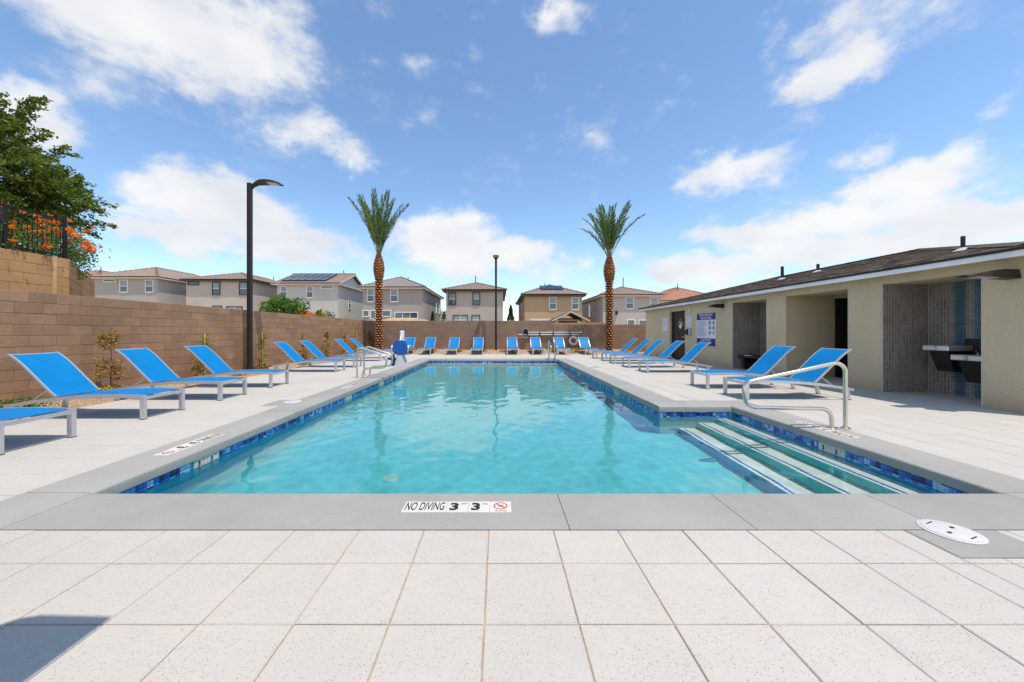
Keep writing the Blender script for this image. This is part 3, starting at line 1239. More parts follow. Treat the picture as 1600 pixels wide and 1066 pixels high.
skimmer_lid(2.82, 2.255, 'round white skimmer lid with two finger holes at the near right coping')
skimmer_lid(-3.66, 6.42, 'round white skimmer lid set in the left coping')
skimmer_lid(3.19, 12.78, 'small white skimmer lid far along the right coping')


# ------------------------------------------------------------------ walls
def block_wall(name, label, x0, y0, ang, length, z0, courses, bmat, mmat, face=.2, score=None, limit=0, bl=.4064, ch=.2, cat='wall', cap=True):
    """running-bond wall; local x runs along it, local -y is the visible face"""
    t = thing(name, label, cat, (x0, y0, 0), ang)
    jt = .004
    hgt = courses * ch
    MB().box(0, length, .006, face - .006, z0 - .15, z0 + hgt - .01).build('mortar_core', mmat, t)
    fullm = MB().rbox(-bl / 2 + jt, bl / 2 - jt, 0, face, -ch / 2 + jt, ch / 2 - jt, .004).mesh('block', bmat)
    rest = MB()
    cells = []
    for c in range(courses):
        x = 0 if c % 2 else -bl / 2
        while x < length - .02:
            cells.append((max(0, x), min(length, x + bl), c))
            x += bl
    Mx = t.matrix_basis.copy()
    Mx = Matrix.Translation((x0, y0, 0)) @ Matrix.Rotation(ang, 4, 'Z')
    sc = []
    for (a, b, c) in cells:
        w = Mx @ Vector(((a + b) / 2, 0, z0 + (c + .5) * ch))
        sc.append(score(w) if score else 0)
    order = sorted(range(len(cells)), key=lambda i: -sc[i])
    for n, i in enumerate(order):
        a, b, c = cells[i]
        if b - a < .03:
            continue
        zc = z0 + (c + .5) * ch
        dy = R.uniform(-.0025, .0025)
        if n < limit and sc[i] > 0:
            if b - a > bl - .01:
                link('block', fullm, t, ((a + b) / 2, dy, zc))
            else:
                h = (b - a) / 2
                MB().rbox(-h + jt, h - jt, 0, face, -ch / 2 + jt, ch / 2 - jt, .004).build('block', bmat, t, loc=((a + b) / 2, dy, zc))
        else:
            rest.rbox(a + jt, b - jt, dy, face, zc - ch / 2 + jt, zc + ch / 2 - jt, .004)
    if rest.v:
        tag(rest.build('blockwork', bmat, t), kind='stuff')
    return t


def vis(w):
    if w.y < .8:
        return 0
    px, py = VX + w.x / w.y * F_PX, VY - (w.z - CAM_H) / w.y * F_PX
    if not (-25 < px < 1620):
        return 0
    return 1 / w.y ** 2


# left wall: face looks to +x, so the local x axis runs towards +y
block_wall('block_wall', 'long brown concrete block wall behind the left loungers', WALL_X, -2.0, PI / 2, 24.9 + .2, -.02, 10, 'brown_block', 'block_mortar', score=vis, limit=298)
block_wall('block_wall', 'brown block wall across the far end behind the row of loungers', WALL_X, FAR_Y, 0, 11.9, -.05, 10, 'far_brown_block', 'block_mortar', face=.19)
block_wall('block_wall', 'lower stretch of brown block wall at far right beside the pool house', WALL_X + 11.902, FAR_Y + .03, 0, 8.2, -.09, 9, 'far_brown_block', 'block_mortar', face=.19)
block_wall('block_wall', 'narrow tan block wall showing above the far right brown wall', 3.3, 25.6, 0, 4.3, -.1, 10, 'tan_block', 'tan_mortar', face=.19)
# tan upper wall with a 45 degree return
block_wall('retaining_wall', 'tan block retaining wall with iron fence on top, above the left wall', -9.0, 3.2, PI / 2, 4.38, 1.57, 6, 'tan_block', 'tan_mortar', score=vis, limit=200)
block_wall('retaining_wall', 'shaded angled return of the tan retaining wall, left of the houses', -9.02, 7.585, PI / 2 + .76, 4.6, 1.57, 6, 'tan_block', 'tan_mortar')
q = MB().box(-.006, .03, -.008, .02, 1.58, 2.768)
t = tag(MB().box(-9.0 - .012, -9.0 + .006, 7.30, 7.36, 1.585, 2.765).build('mortar_pilaster', 'pale_mortar'), 'pale vertical joint strip near the corner of the tan retaining wall', 'joint strip')
# raised ground behind the retaining wall
g = MB()
g.add([(-9.2, -6, 2.62), (-9.2, 7.5, 2.62), (-12.3, 10.6, 2.62), (-40, 10.6, 2.62), (-40, -6, 2.62)], [(0, 1, 2, 3, 4)])
g.add([(-12.3, 10.6, 2.62), (-40, 10.6, 2.62), (-40, 10.6, -.1), (-12.3, 10.6, -.1)], [(0, 1, 2, 3)])
tag(g.build('raised_ground', 'desert_soil'), kind='structure')


# ------------------------------------------------------------------ pool house
house = thing('pool_house', 'long beige stucco pool house with shingle roof and open alcoves', 'pool house', (BX, 5.2, 0))
HX, HY = BX, 5.2


def L(x0, x1, y0, y1, z0, z1, mb=None):
    mb = mb or MB()
    mb.box(x0 - HX, x1 - HX, y0 - HY, y1 - HY, z0, z1)
    return mb


BK = 15.6
b = MB()
for (x0, x1, y0, y1, z0, z1) in ((BX, BK, 5.2, 5.96, -.02, 2.23), (8.96, BK, 5.96, 7.53, -.02, 2.23), (BX, BK, 7.53, 8.24, -.02, 2.23),
                                 (9.32, 9.5, 8.24, 9.0, -.02, 2.23), (9.32, 9.5, 9.0, 10.03, 2.17, 2.23), (BX, BK, 10.03, 10.75, -.02, 2.23),
                                 (8.96, BK, 10.75, 12.34, -.02, 2.23), (BX, BK, 12.34, 15.47, -.02, 2.23), (8.15, BK, 15.47, 16.83, -.02, 2.17),
                                 (BX, BK, 16.83, 19.58, -.02, 2.23), (BX, BK, 15.47, 16.83, 2.17, 2.23), (BX, BK, 5.2, 19.58, 2.23, 2.40)):
    L(x0, x1, y0, y1, z0, z1, b)
b.build('stucco_wall', 'beige_stucco', house)
b = MB()  # near-black linings put the shade of the unlit doorway into the colour
L(11.6, 11.7, 8.24, 10.03, -.02, 2.23, b)
L(9.325, 11.6, 9.99, 10.028, -.02, 2.168, b)
L(9.5, 11.6, 8.99, 9.99, 2.20, 2.228, b)
L(9.31, 11.6, 8.99, 9.98, -.01, .003, b)
b.build('shade_lining', 'interior_dark', house)
# pale corner beads at the openings
for (y, z1) in ((5.96, 2.23), (7.53, 2.23), (8.24, 2.23), (10.03, 2.23), (10.75, 2.23), (12.34, 2.23)):
    b = MB()
    L(BX - .004, BX + .02, y - .009, y + .009, 0, z1 - .002, b)
    b.build('corner_bead', 'fascia_tan', house)
# ceilings are part of the wall; roof
EX, EZ, P = 7.66, 2.50, .25
EY0, EY1 = 5.17, 19.78
RXr = 11.9
RZ = EZ + P * (RXr - EX)
RY0, RY1 = EY0 + (RXr - EX) * 1.2, EY1 - (RXr - EX)
XB = 2 * RXr - EX
b = MB()
lo = lambda x, y, z: (x - HX, y - HY, z)
b.add([lo(EX, EY0, EZ), lo(EX, EY1, EZ), lo(RXr, RY1, RZ), lo(RXr, RY0, RZ)], [(0, 3, 2, 1)])
b.add([lo(XB, EY0, EZ), lo(XB, EY1, EZ), lo(RXr, RY1, RZ), lo(RXr, RY0, RZ)], [(0, 1, 2, 3)])
b.add([lo(EX, EY0, EZ), lo(XB, EY0, EZ), lo(RXr, RY0, RZ)], [(0, 1, 2)])
b.add([lo(EX, EY1, EZ), lo(XB, EY1, EZ), lo(RXr, RY1, RZ)], [(0, 2, 1)])
b.add([lo(EX, EY0, EZ - .012), lo(EX, EY1, EZ - .012), lo(XB, EY1, EZ - .012), lo(XB, EY0, EZ - .012)], [(0, 1, 2, 3)])
roof = b.build('roof', 'drip_edge', house)
# laminated shingles on the pool slope and the near hip, each tab with its own thickness
sh = MB()
slope_l = math.hypot(RXr - EX, RZ - EZ)
sx, sz = (RXr - EX) / slope_l, (RZ - EZ) / slope_l
nx_, nz_ = -sz, sx
k = 0
s = -.03
while s < slope_l - .05:
    f0 = max(0, s) / slope_l
    ya, yb = EY0 + (RY0 - EY0) * f0, EY1 + (RY1 - EY1) * f0
    y = ya - R.uniform(0, .3)
    while y < yb:
        w = R.uniform(.16, .34)
        a, c = max(y, ya), min(y + w, yb)
        if c - a > .02:
            th = R.choice((.009, .014, .021))
            s1 = min(s + .17, slope_l)
            pts = []
            for (ss, h) in ((s, .003), (s, .003 + th), (s1, .002), ):
                pts.append((EX + sx * ss + nx_ * h, EZ + sz * ss + nz_ * h))
            vs = [lo(pts[0][0], a, pts[0][1]), lo(pts[0][0], c, pts[0][1]), lo(pts[1][0], a, pts[1][1]), lo(pts[1][0], c, pts[1][1]),
                  lo(pts[2][0], a, pts[2][1]), lo(pts[2][0], c, pts[2][1])]
            sh.add(vs, [(0, 1, 3, 2), (2, 3, 5, 4), (0, 2, 4), (1, 5, 3)])
        y += w + .002
    s += .14
tag(sh.build('shingles', 'asphalt_shingle', roof), kind='stuff')
# ridge and hip cap shingles
cap = MB().add([(-.16, 0, -.035), (0, 0, .012), (.16, 0, -.035), (-.15, .30, -.045), (0, .30, -.002), (.15, .30, -.045)],
               [(0, 1, 4, 3), (1, 2, 5, 4), (0, 3, 4, 5, 2, 1)]).mesh('cap_shingle', 'asphalt_shingle')
for (A, B) in (((EX, EY0, EZ), (RXr, RY0, RZ)), ((RXr, RY0, RZ), (RXr, RY1, RZ)), ((EX, EY1, EZ), (RXr, RY1, RZ))):
    A, B = Vector(A), Vector(B)
    d = (B - A)
    n = int(d.length / .16)
    for i in range(n):
        p_ = A + d * (i / n)
        o = link('cap_shingle', cap, roof, (p_.x - HX, p_.y - HY, p_.z + .04))
        o.rotation_euler = (math.asin(d.normalized().z), R.uniform(-.03, .03), -math.atan2(d.x, d.y))
b = MB()
L(EX - .004, EX + .02, EY0, EY1, EZ - .135, EZ - .045, b)
L(EX + .02, XB, EY1 - .02, EY1 + .004, EZ - .135, EZ - .045, b)
L(EX + .02, XB, EY0 - .004, EY0 + .02, EZ - .135, EZ - .045, b)
b.build('fascia', 'white_trim', house)
b = MB()
L(EX - .03, EX + .02, EY0 - .02, EY1 + .02, EZ - .044, EZ - .004, b)
b.build('drip_edge', 'drip_edge', house)
b = MB()
L(EX + .021, BX, EY0, EY1, EZ - .118, EZ - .101, b)
b.build('soffit', 'beige_stucco', house)
# roof vent pipes


def roof_z(x):
    return EZ + P * (x - EX)


for (x, y, h, r) in ((8.9, 6.93, .27, .032), (10.2, 13.0, .46, .05), (10.6, 12.0, .26, .045)):
    z = roof_z(x)
    v = MB().cyl(x - HX, y - HY, z - .05, z + h, r, 14).build('vent_pipe', 'bronze_metal', house, 40)
    MB().tube([(x - HX, y - HY, z - .02), (x - HX, y - HY, z + .05)], [r + .12, r + .012], 14).build('flashing', 'lift_grey', v, 40)
# low vent saddle by the first pipe
b = MB()
b.box(8.35 - HX, 8.85 - HX, 7.1 - HY, 8.2 - HY, roof_z(8.6) - .05, roof_z(8.6) + .07)
# service door in its recess
door = MB()
L(8.10, 8.148, 15.56, 16.74, 0, 2.08, door)
door = door.build('door', 'door_brown', house)
b = MB()
for (y0, y1, z0, z1) in ((15.472, 15.559, 0, 2.165), (16.741, 16.828, 0, 2.165), (15.56, 16.74, 2.085, 2.165)):
    L(8.06, 8.148, y0, y1, z0, z1, b)
b.build('door_frame', 'door_brown', house)
b = MB()
b.tube([lo(8.05, 15.68, 1.02), lo(8.04, 15.72, 1.02), lo(8.04, 15.86, 1.02)], .011, 8)
b.cyl(8.09 - HX, 15.68 - HY, .98, 1.06, .02, 8)
b.build('handle', 'stainless', door, 40)
# diamond hazard placard
pl = MB()
c_ = lo(8.095, 16.1, 1.60)
pl.add([(c_[0], c_[1], c_[2] - .24), (c_[0], c_[1] - .24, c_[2]), (c_[0], c_[1], c_[2] + .24), (c_[0], c_[1] + .24, c_[2])], [(0, 1, 2, 3)])
pl = pl.build('placard', 'sign_white', door)
for (dy, dz, mt) in ((0, .12, 'dull_red'), (.12, 0, 'dull_blue'), (-.12, 0, 'dull_yellow')):
    b = MB()
    e = .105
    cy, cz = c_[1] + dy, c_[2] + dz
    b.add([(c_[0] - .002, cy, cz - e), (c_[0] - .002, cy - e, cz), (c_[0] - .002, cy, cz + e), (c_[0] - .002, cy + e, cz)], [(0, 1, 2, 3)])
    b.build('placard_field', mt, pl)


TILE_N = [0]


def tiles(y0, y1, xw, zh, axis, parent, single, blue=()):
    """vertical stacked tiles: axis 'x' = side wall facing -y at y=y0 from x=y1.., axis 'y' = back wall facing -x"""
    tw, th = .0585, .246
    rest = MB()
    lo_, hi_ = (y0, y1)
    n = int(round((hi_ - lo_) / tw))
    w = (hi_ - lo_) / n
    tm = {}
    ph = 0.0
    for i in range(n):
        a = lo_ + i * w
        bl = any(p <= a + w / 2 <= q_ for p, q_ in blue)
        if bl:
            # small glass mosaic column
            m = MB()
            zz = 0
            while zz < zh - .01:
                for h in range(3):
                    aa, bb = a + h * w / 3 + .001, a + (h + 1) * w / 3 - .001
                    m.box(xw - .0118 - HX, xw + .008 - HX, aa - HY, bb - HY, zz + .001, min(zh, zz + .024))
                zz += .025
            tag(m.build('glass_mosaic', 'glass_blue_tile', parent), kind='stuff')
            continue
        ph = (ph + R.choice((.35, .5, .65))) % 1.0
        z = -th * ph
        while z < zh - .005:
            za, zb = max(0, z), min(zh, z + th)
            if zb - za > .02:
                key = (round(zb - za, 3), axis, round(w, 4))
                g2 = .0040
                hz = (zb - za) / 2
                if axis == 'y':
                    ctr = (xw - HX, a + w / 2 - HY, (za + zb) / 2)
                    bx = (-.012, .012, -w / 2 + g2, w / 2 - g2, -hz + g2, hz - g2)
                else:
                    ctr = (a + w / 2 - HX, xw - HY, (za + zb) / 2)
                    bx = (-w / 2 + g2, w / 2 - g2, -.012, .012, -hz + g2, hz - g2)
                if single and TILE_N[0] < 298:
                    TILE_N[0] += 1
                    if key not in tm:
                        tm[key] = MB().rbox(*bx, .0012).mesh('wall_tile', 'grey_tile')
                    link('wall_tile', tm[key], parent, ctr)
                else:
                    rest.box(ctr[0] + bx[0], ctr[0] + bx[1], ctr[1] + bx[2], ctr[1] + bx[3], ctr[2] + bx[4], ctr[2] + bx[5])
            z += th
    if rest.v:
        tag(rest.build('wall_tiling', 'grey_tile', parent), kind='stuff')


for (y0, y1, single) in ((5.96, 7.53, True), (10.75, 12.34, False)):
    b = MB()
    L(8.936, 8.9595, y0 + .001, y1 - .001, -.01, 2.229, b)
    L(BX + .012, 8.9355, y1 - .022, y1 - .001, -.01, 2.229, b)
    gr = b.build('tile_bed', 'tile_grout', house)
    blue = ((6.66, 6.78), (6.91, 7.08)) if single else ()
    blue = ((5.96, 6.80), ) if False else blue
    tiles(y0 + .002, y1 - .024, 8.9455, 2.228, 'y', gr, single, blue)
    tiles(BX + .014, 8.92, y1 - .0125, 2.228, 'x', gr, single)

# drinking fountains in the near alcove


def fountain(y0, y1, ztop, label):
    t = thing('drinking_fountain', label, 'drinking fountain', (8.92, (y0 + y1) / 2, 0), 0, 'paired drinking fountains in the tiled alcove')
    w = (y1 - y0) / 2
    q = MB()
    q.rbox(-.49, 0, -w, w, ztop - .10, ztop, .012)
    bs = q.build('basin', 'brushed_steel', t, 30)
    q = MB()
    for sgn in (-1, 1):
        pass
    q.add([(-.42, -w + .06, ztop - .1005), (-.42, w - .06, ztop - .1005), (-.001, w - .06, ztop - .1005), (-.001, -w + .06, ztop - .1005),
           (-.28, -w + .08, ztop - .50), (-.28, w - .08, ztop - .50), (-.001, w - .08, ztop - .50), (-.001, -w + .08, ztop - .50)],
          [(0, 1, 2, 3), (7, 6, 5, 4), (0, 4, 5, 1), (1, 5, 6, 2), (2, 6, 7, 3), (3, 7, 4, 0)])
    q.build('skirt', 'bronze_metal', t)
    q = MB()
    q.tube([(-.505, 0, ztop - .05), (-.485, 0, ztop - .05)], [.035, .042], 16)
    q.build('push_button', 'stainless', bs, 40)
    q = MB()
    q.tube([(-.12, w * .5, ztop), (-.12, w * .5, ztop + .04), (-.15, w * .5, ztop + .06)], .012, 8)
    q.build('spout', 'stainless', bs, 40)


fountain(6.78, 7.2, .985, 'higher stainless drinking fountain, left one in the tiled alcove')
fountain(6.3, 6.755, .825, 'lower stainless drinking fountain beside the alcove edge')
t = thing('back_panel', 'dark metal panel on the tiled wall behind the fountains', 'panel', (8.918, 6.66, .9))
MB().rbox(-.02, 0, -.25, .25, -.12, .22, .006).build('plate', 'bronze_metal', t)

# bench in the far alcove
t = thing('alcove_bench', 'dark low bench standing inside the far grey tiled alcove', 'bench', (8.42, 11.6, 0))
MB().rbox(-.32, .32, -.62, .62, .40, .46, .01).build('seat', 'bronze_metal', t)
for sy in (-.45, .45):
    q = MB()
    q.box(-.25, .25, sy - .03, sy + .03, 0, .40)
    q.build('leg', 'bronze_metal', t)
t = thing('paper_note', 'small pale card lying on the dark alcove bench', 'card', (8.2, 11.9, .461))
MB().rbox(-.06, .06, -.1, .1, 0, .02, .004).build('card', 'sign_white', t)


# wall lamps
def wall_lamp(y, z, length, label):
    t = thing('wall_lamp', label, 'wall light', (BX, y, z), 0, 'dark wedge wall lights under the eave')
    q = MB()
    st = [(-.001, .075, -.065, .09), (-.24, .080, -.055, .10), (-.36, .055, -.045, .10), (-length * .8, .015, -.032, .10), (-length, -.012, -.026, .08)]
    vs, fs = [], []
    for (x, a, c, w) in st:
        vs += [(x, -w, c), (x, w, c), (x, w * .8, a), (x, -w * .8, a)]
    for i in range(len(st) - 1):
        for k in range(4):
            k2 = (k + 1) % 4
            fs.append((i * 4 + k, i * 4 + 4 + k, i * 4 + 4 + k2, i * 4 + k2))
    fs += [(0, 1, 2, 3), tuple(len(vs) - 4 + k for k in (3, 2, 1, 0))]
    q.add(vs, fs)
    q.build('housing', 'bronze_metal', t)
    for i in range(6):
        x = -.34 - i * .058
        q = MB()
        q.box(x - .013, x + .013, -.075, .075, -.056 + i * .003, -.040 + i * .003)
        q.build('lens', 'lamp_lens', t)


wall_lamp(5.60, 2.13, .80, 'dark wedge wall light beside the drinking fountain alcove')
wall_lamp(12.85, 2.16, .62, 'dark wedge wall light above the blue and white rules sign')

# signs on the pool house, faces look to -x: local x runs along -y


def wall_board(name, label, cat, y0, y1, z0, z1, mat, th=.018):
    t = thing(name, label, cat, (BX - .002, (y0 + y1) / 2, (z0 + z1) / 2), -PI / 2)
    w, h = (y1 - y0) / 2, (z1 - z0) / 2
    MB().rbox(-w, w, -th, 0, -h, h, .004).build('board', mat, t)
    return t, w, h, -th - .0015


t, w, h, f = wall_board('rules_sign', 'large white and blue pool rules sign on the pool house wall', 'sign', 13.24, 14.5, .70, 1.97, 'sign_white')


def panel(x0, x1, z0, z1, mat, nm='band', d=0):
    return MB().box(x0, x1, f - .003 - d, f + .0012, z0, z1).build(nm, mat, t)


panel(-w + .01, w - .01, .37, h - .01, 'ink_blue', 'header_band')
panel(-w + .01, w - .01, -h + .01, -.34, 'ink_blue', 'footer_band')
for (tx, z, sz_) in (('WARNING NO LIFEGUARD ON DUTY', .555, ('sign_white', .02, 'CENTER', .42, .125)), ('CAUTION: NO DIVING', .435, ('sign_white', .02, 'CENTER', .55, .125)),
                     ('IN CASE OF EMERGENCY', -.41, ('sign_white', .02, 'CENTER', .62, .10)), ('DIAL 911', -.53, ('sign_white', .02, 'CENTER', .8, .10))):
    me = T(tx, sz_[4], sz_[0], sz_[1], sz_[2], sz_[3])
    link('lettering', me, t, (0, f - .0045, z), (PI / 2, 0, 0))
q = MB()
rr = random.Random(3)
for i in range(14):
    z = .31 - i * .043
    q.box(-w + .06, -w + .06 + rr.uniform(.42, .66), f - .002, f + .001, z - .009, z + .009)
q.build('small_print', 'ink_grey', t)
for i in range(3):
    for j in range(2):
        x, z = .26 + j * .24, .26 - i * .19
        q = MB()
        n = 18
        for k in range(n):
            a0, a1 = 2 * PI * k / n, 2 * PI * (k + 1) / n
            q.add([(x + rr_ * math.cos(a), f - .002, z + rr_ * math.sin(a)) for rr_, a in ((.058, a0), (.072, a0), (.072, a1), (.058, a1))], [(0, 1, 2, 3)])
        q.box(x - .03, x + .02, f - .0025, f + .001, z - .045, z + .0)
        q.box(x - .005, x + .035, f - .0028, f + .001, z - .02, z + .035)
        q.build('pictogram', 'ink_black' if (i, j) != (2, 1) else 'ink_grey', t)
t, w, h, f = wall_board('notice_board', 'plain white notice left of the dark door', 'sign', 17.03, 17.5, 1.28, 1.90, 'sign_white')
q = MB()
for i in range(9):
    q.box(-w + .04, w - .04 - (i % 3) * .05, f - .001, f + .001, .22 - i * .055, .232 - i * .055)
q.build('small_print', 'ink_grey', t)
t, w, h, f = wall_board('notice_board', 'narrow white notice right of the dark door', 'sign', 14.92, 15.3, 1.42, 1.9, 'sign_white')
link('lettering', T('NOTICE', .06, 'ink_blue', .02, 'CENTER', .8), t, (0, f - .002, .17), (PI / 2, 0, 0))
link('lettering', T('NO GLASS', .06, 'ink_blue', .02, 'CENTER', .6), t, (0, f - .002, .02), (PI / 2, 0, 0))
q = MB()
for i in range(3):
    q.box(-w + .04, w - .04 - (i % 2) * .06, f - .001, f + .001, -.08 - i * .05, -.066 - i * .05)
q.build('small_print', 'ink_grey', t)
t = thing('pool_phone', 'grey emergency phone box below the narrow notice', 'phone', (BX - .002, 15.06, 1.25), -PI / 2)
MB().rbox(-.11, .11, -.09, 0, -.17, .15, .02).build('body', 'lift_grey', t)
MB().rbox(-.03, .03, -.135, -.091, -.14, .12, .012).build('handset', 'bronze_metal', t)
t = thing('alarm_box', 'small dark red box between the door and the grey phone', 'alarm box', (BX - .002, 15.36, 1.24), -PI / 2)
MB().rbox(-.05, .05, -.06, 0, -.10, .10, .01).build('body', 'dull_red', t)
t = thing('wall_strobe', 'small pale fixture high on the wall above the narrow notice', 'light fixture', (BX - .002, 15.05, 2.13), -PI / 2)
MB().rbox(-.05, .05, -.07, 0, -.10, .10, .02).build('body', 'white_paint', t)
MB().rbox(-.03, .03, -.095, -.071, -.06, .06, .01).build('lens', 'lamp_lens', t)

# ------------------------------------------------------------------ loungers


def rail_z(s):
    return .345 + .0506 * s - .0613 * s * s


BACKP = [(1.27, .318), (1.32, .352), (1.40, .428), (1.49, .516), (1.59, .618), (1.68, .708), (1.76, .784), (1.83, .842), (1.89, .884), (1.94, .915), (1.955, .922)]


def make_lounger():
    t = thing('sun_lounger', '', 'sun lounger', (0, 0, 0), 0, 'blue sling sun loungers around the pool')
    hw = .315
    ss = np.linspace(-.03, 1.96, 16)
    for sy in (-1, 1):
        MB().rsweep([(s, sy * hw, rail_z(s) - .025) for s in ss], .026, .048).build('side_rail', 'silver_frame', t, 30)
        MB().rsweep([(s, sy * (hw - .03), z) for s, z in BACKP], .024, .024).build('back_rail', 'silver_frame', t, 30)
        q = MB()
        q.add([(-.03, sy * hw - .025, 0), (.025, sy * hw - .025, 0), (.025, sy * hw + .025, 0), (-.03, sy * hw + .025, 0),
               (-.031, sy * hw - .025, rail_z(0) - .002), (.028, sy * hw - .025, rail_z(0) - .002), (.028, sy * hw + .025, rail_z(0) - .002), (-.031, sy * hw + .025, rail_z(0) - .002)],
              [(0, 3, 2, 1), (4, 5, 6, 7), (0, 1, 5, 4), (1, 2, 6, 5), (2, 3, 7, 6), (3, 0, 4, 7)])
        lg = q.build('leg', 'silver_frame', t)
        MB().box(-.032, .027, sy * hw - .027, sy * hw + .027, 0, .010).build('foot_pad', 'dark_foot', lg)
        q = MB()
        zr = rail_z(1.84) - .04
        q.add([(1.85, sy * hw - .024, 0), (1.90, sy * hw - .024, 0), (1.90, sy * hw + .024, 0), (1.85, sy * hw + .024, 0),
               (1.80, sy * hw - .024, zr), (1.86, sy * hw - .024, zr), (1.86, sy * hw + .024, zr), (1.80, sy * hw + .024, zr)],
              [(0, 3, 2, 1), (4, 5, 6, 7), (0, 1, 5, 4), (1, 2, 6, 5), (2, 3, 7, 6), (3, 0, 4, 7)])
        lg = q.build('leg', 'silver_frame', t)
        MB().box(1.846, 1.904, sy * hw - .026, sy * hw + .026, 0, .010).build('foot_pad', 'dark_foot', lg)
        MB().tube([(1.40, sy * (hw - .05), .415), (1.64, sy * (hw - .02), rail_z(1.64) - .03)], .008, 6).build('brace', 'silver_frame', t, 40)
    MB().box(-.03, .012, -hw + .026, hw - .026, rail_z(0) - .062, rail_z(0) - .022).build('cross_bar', 'silver_frame', t)
    MB().box(1.925, 1.955, -hw + .014, hw - .014, rail_z(1.94) - .045, rail_z(1.94) - .008).build('cross_bar', 'silver_frame', t)
    MB().tube([(1.945, -hw + .05, .912), (1.945, hw - .05, .912)], .012, 8).build('head_bar', 'silver_frame', t, 40)
    # slings: thin sheets with a little sag between the rails

    def sheet(prof, w, name, th, sag):
        q = MB()
        m, n = len(prof), 9
        for layer in (0, 1):
            for i, (s, z) in enumerate(prof):
                a, c = prof[max(0, i - 1)], prof[min(m - 1, i + 1)]
                l = math.hypot(c[0] - a[0], c[1] - a[1])
                nx, nz = -(c[1] - a[1]) / l, (c[0] - a[0]) / l
                e = min(1, 3 * i / (m - 1), 3 * (m - 1 - i) / (m - 1)) ** .5 if 0 < i < m - 1 else .35
                for k in range(n):
                    v = k / (n - 1) * 2 - 1
                    d = -sag * (1 - v * v) * e + (th if layer else 0)
                    q.v.append((s + nx * d, v * w, z + nz * d))
        for layer in (0, 1):
            o = layer * m * n
            for i in range(m - 1):
                for k in range(n - 1):
                    f = (o + i * n + k, o + i * n + k + 1, o + (i + 1) * n + k + 1, o + (i + 1) * n + k)
                    q.f.append(f if not layer else f[::-1])
                    q.mi.append(0)
        bd = [i * n for i in range(m)] + [(m - 1) * n + k for k in range(1, n)] + [i * n + n - 1 for i in range(m - 2, -1, -1)] + [k for k in range(n - 2, 0, -1)]
        for a, c in zip(bd, bd[1:] + bd[:1]):
            q.f.append((a, c, c + m * n, a + m * n))
            q.mi.append(0)
        o = q.build(name, 'blue_sling_mesh', t, smooth=50)
        return o
    sheet([(s, rail_z(s) - .006) for s in np.linspace(.02, 1.27, 12)], hw - .013, 'seat_sling', .003, .018)
    sheet([(s, z + .004) for s, z in BACKP], hw - .018, 'back_sling', .003, .014)
    return t


proto = make_lounger()
LX, RX = -5.06, 4.56
spots = [
    (LX, 3.97, PI, 'blue lounger cut off by the left edge of the photo, nearest the camera'),
    (LX, 5.475, PI, 'blue lounger with its whole back showing at the far left, before the dry shrub'),
    (LX, 6.88, PI, 'blue lounger just right of the dry reddish shrub by the left wall'),
    (LX, 8.36, PI, 'blue lounger just left of the tall lamp post'),
    (LX, 11.5, PI, 'blue lounger first to the right of the tall lamp post'),
    (LX, 12.95, PI, 'blue lounger second to the right of the tall lamp post'),
    (LX, 15.7, PI, 'blue lounger behind the paired grab rails, third past the tall lamp post'),
    (LX, 17.3, PI, 'blue lounger nearest the left palm, last of the left row'),
    (RX, 6.93, 0, 'blue lounger behind the stair handrail, nearest on the right deck'),
    (RX, 8.2, 0, 'blue lounger next behind the one at the stair handrail'),
    (RX, 11.35, 0, 'blue lounger with its back in front of the rules sign'),
    (RX, 12.85, 0, 'blue lounger with its back in front of the dark door'),
    (RX, 14.4, 0, 'blue lounger with its back just left of the dark door'),
    (RX, 15.65, 0, 'blue lounger second from the far end of the right row'),
    (RX, 17.05, 0, 'blue lounger at the far end of the right row near the right palm'),
    (-5.22, 19.55, PI / 2, 'blue lounger half hidden behind the pool lift chair'),
    (-4.01, 19.55, PI / 2, 'blue lounger first to the right of the pool lift at far wall'),
    (-2.57, 19.55, PI / 2, 'blue lounger second to the right of the pool lift at far wall'),
    (-1.19, 19.55, PI / 2, 'blue lounger just left of the thin far lamp post'),
    (.79, 19.55, PI / 2, 'blue lounger just right of the thin far lamp post below the skimmer net'),
    (2.19, 19.55, PI / 2, 'blue lounger second right of the far lamp post, below the pole rack'),
    (3.52, 19.55, PI / 2, 'blue lounger just left of the white life ring'),
    (5.01, 19.55, PI / 2, 'blue lounger just right of the white life ring'),
]
for i, (x, y, a, lab) in enumerate(spots):
    jx, jy, ja = R.uniform(-.02, .02), R.uniform(-.015, .015), R.uniform(-.012, .012)
    if i == 0:
        proto.location = (x, y, 0)
        proto.rotation_euler = (0, 0, a)
        proto['label'] = lab
    else:
        copy_tree(proto, (x + jx, y + jy, .001), a + ja, lab)


# ------------------------------------------------------------------ rails, lift, lamps
def fillet(pts, r, n=6):
    pts = [Vector(p) for p in pts]
    out = [pts[0]]
    for i in range(1, len(pts) - 1):
        a, b, c = pts[i - 1], pts[i], pts[i + 1]
        d1, d2 = (a - b).normalized(), (c - b).normalized()
        ang = d1.angle(d2)
        rr = r[i] if isinstance(r, (list, tuple)) else r
        k = min(rr / math.tan(ang / 2), (a - b).length * .49, (c - b).length * .49)
        rr = k * math.tan(ang / 2)
        p1, p2 = b + d1 * k, b + d2 * k
        ctr = b + (d1 + d2).normalized() * (rr / math.sin(ang / 2))
        v1, v2 = p1 - ctr, p2 - ctr
        th = v1.angle(v2)
        for j in range(n + 1):
            f = j / n
            out.append(ctr + (v1 * math.sin((1 - f) * th) + v2 * math.sin(f * th)) / math.sin(th))
    out.append(pts[-1])
    return out


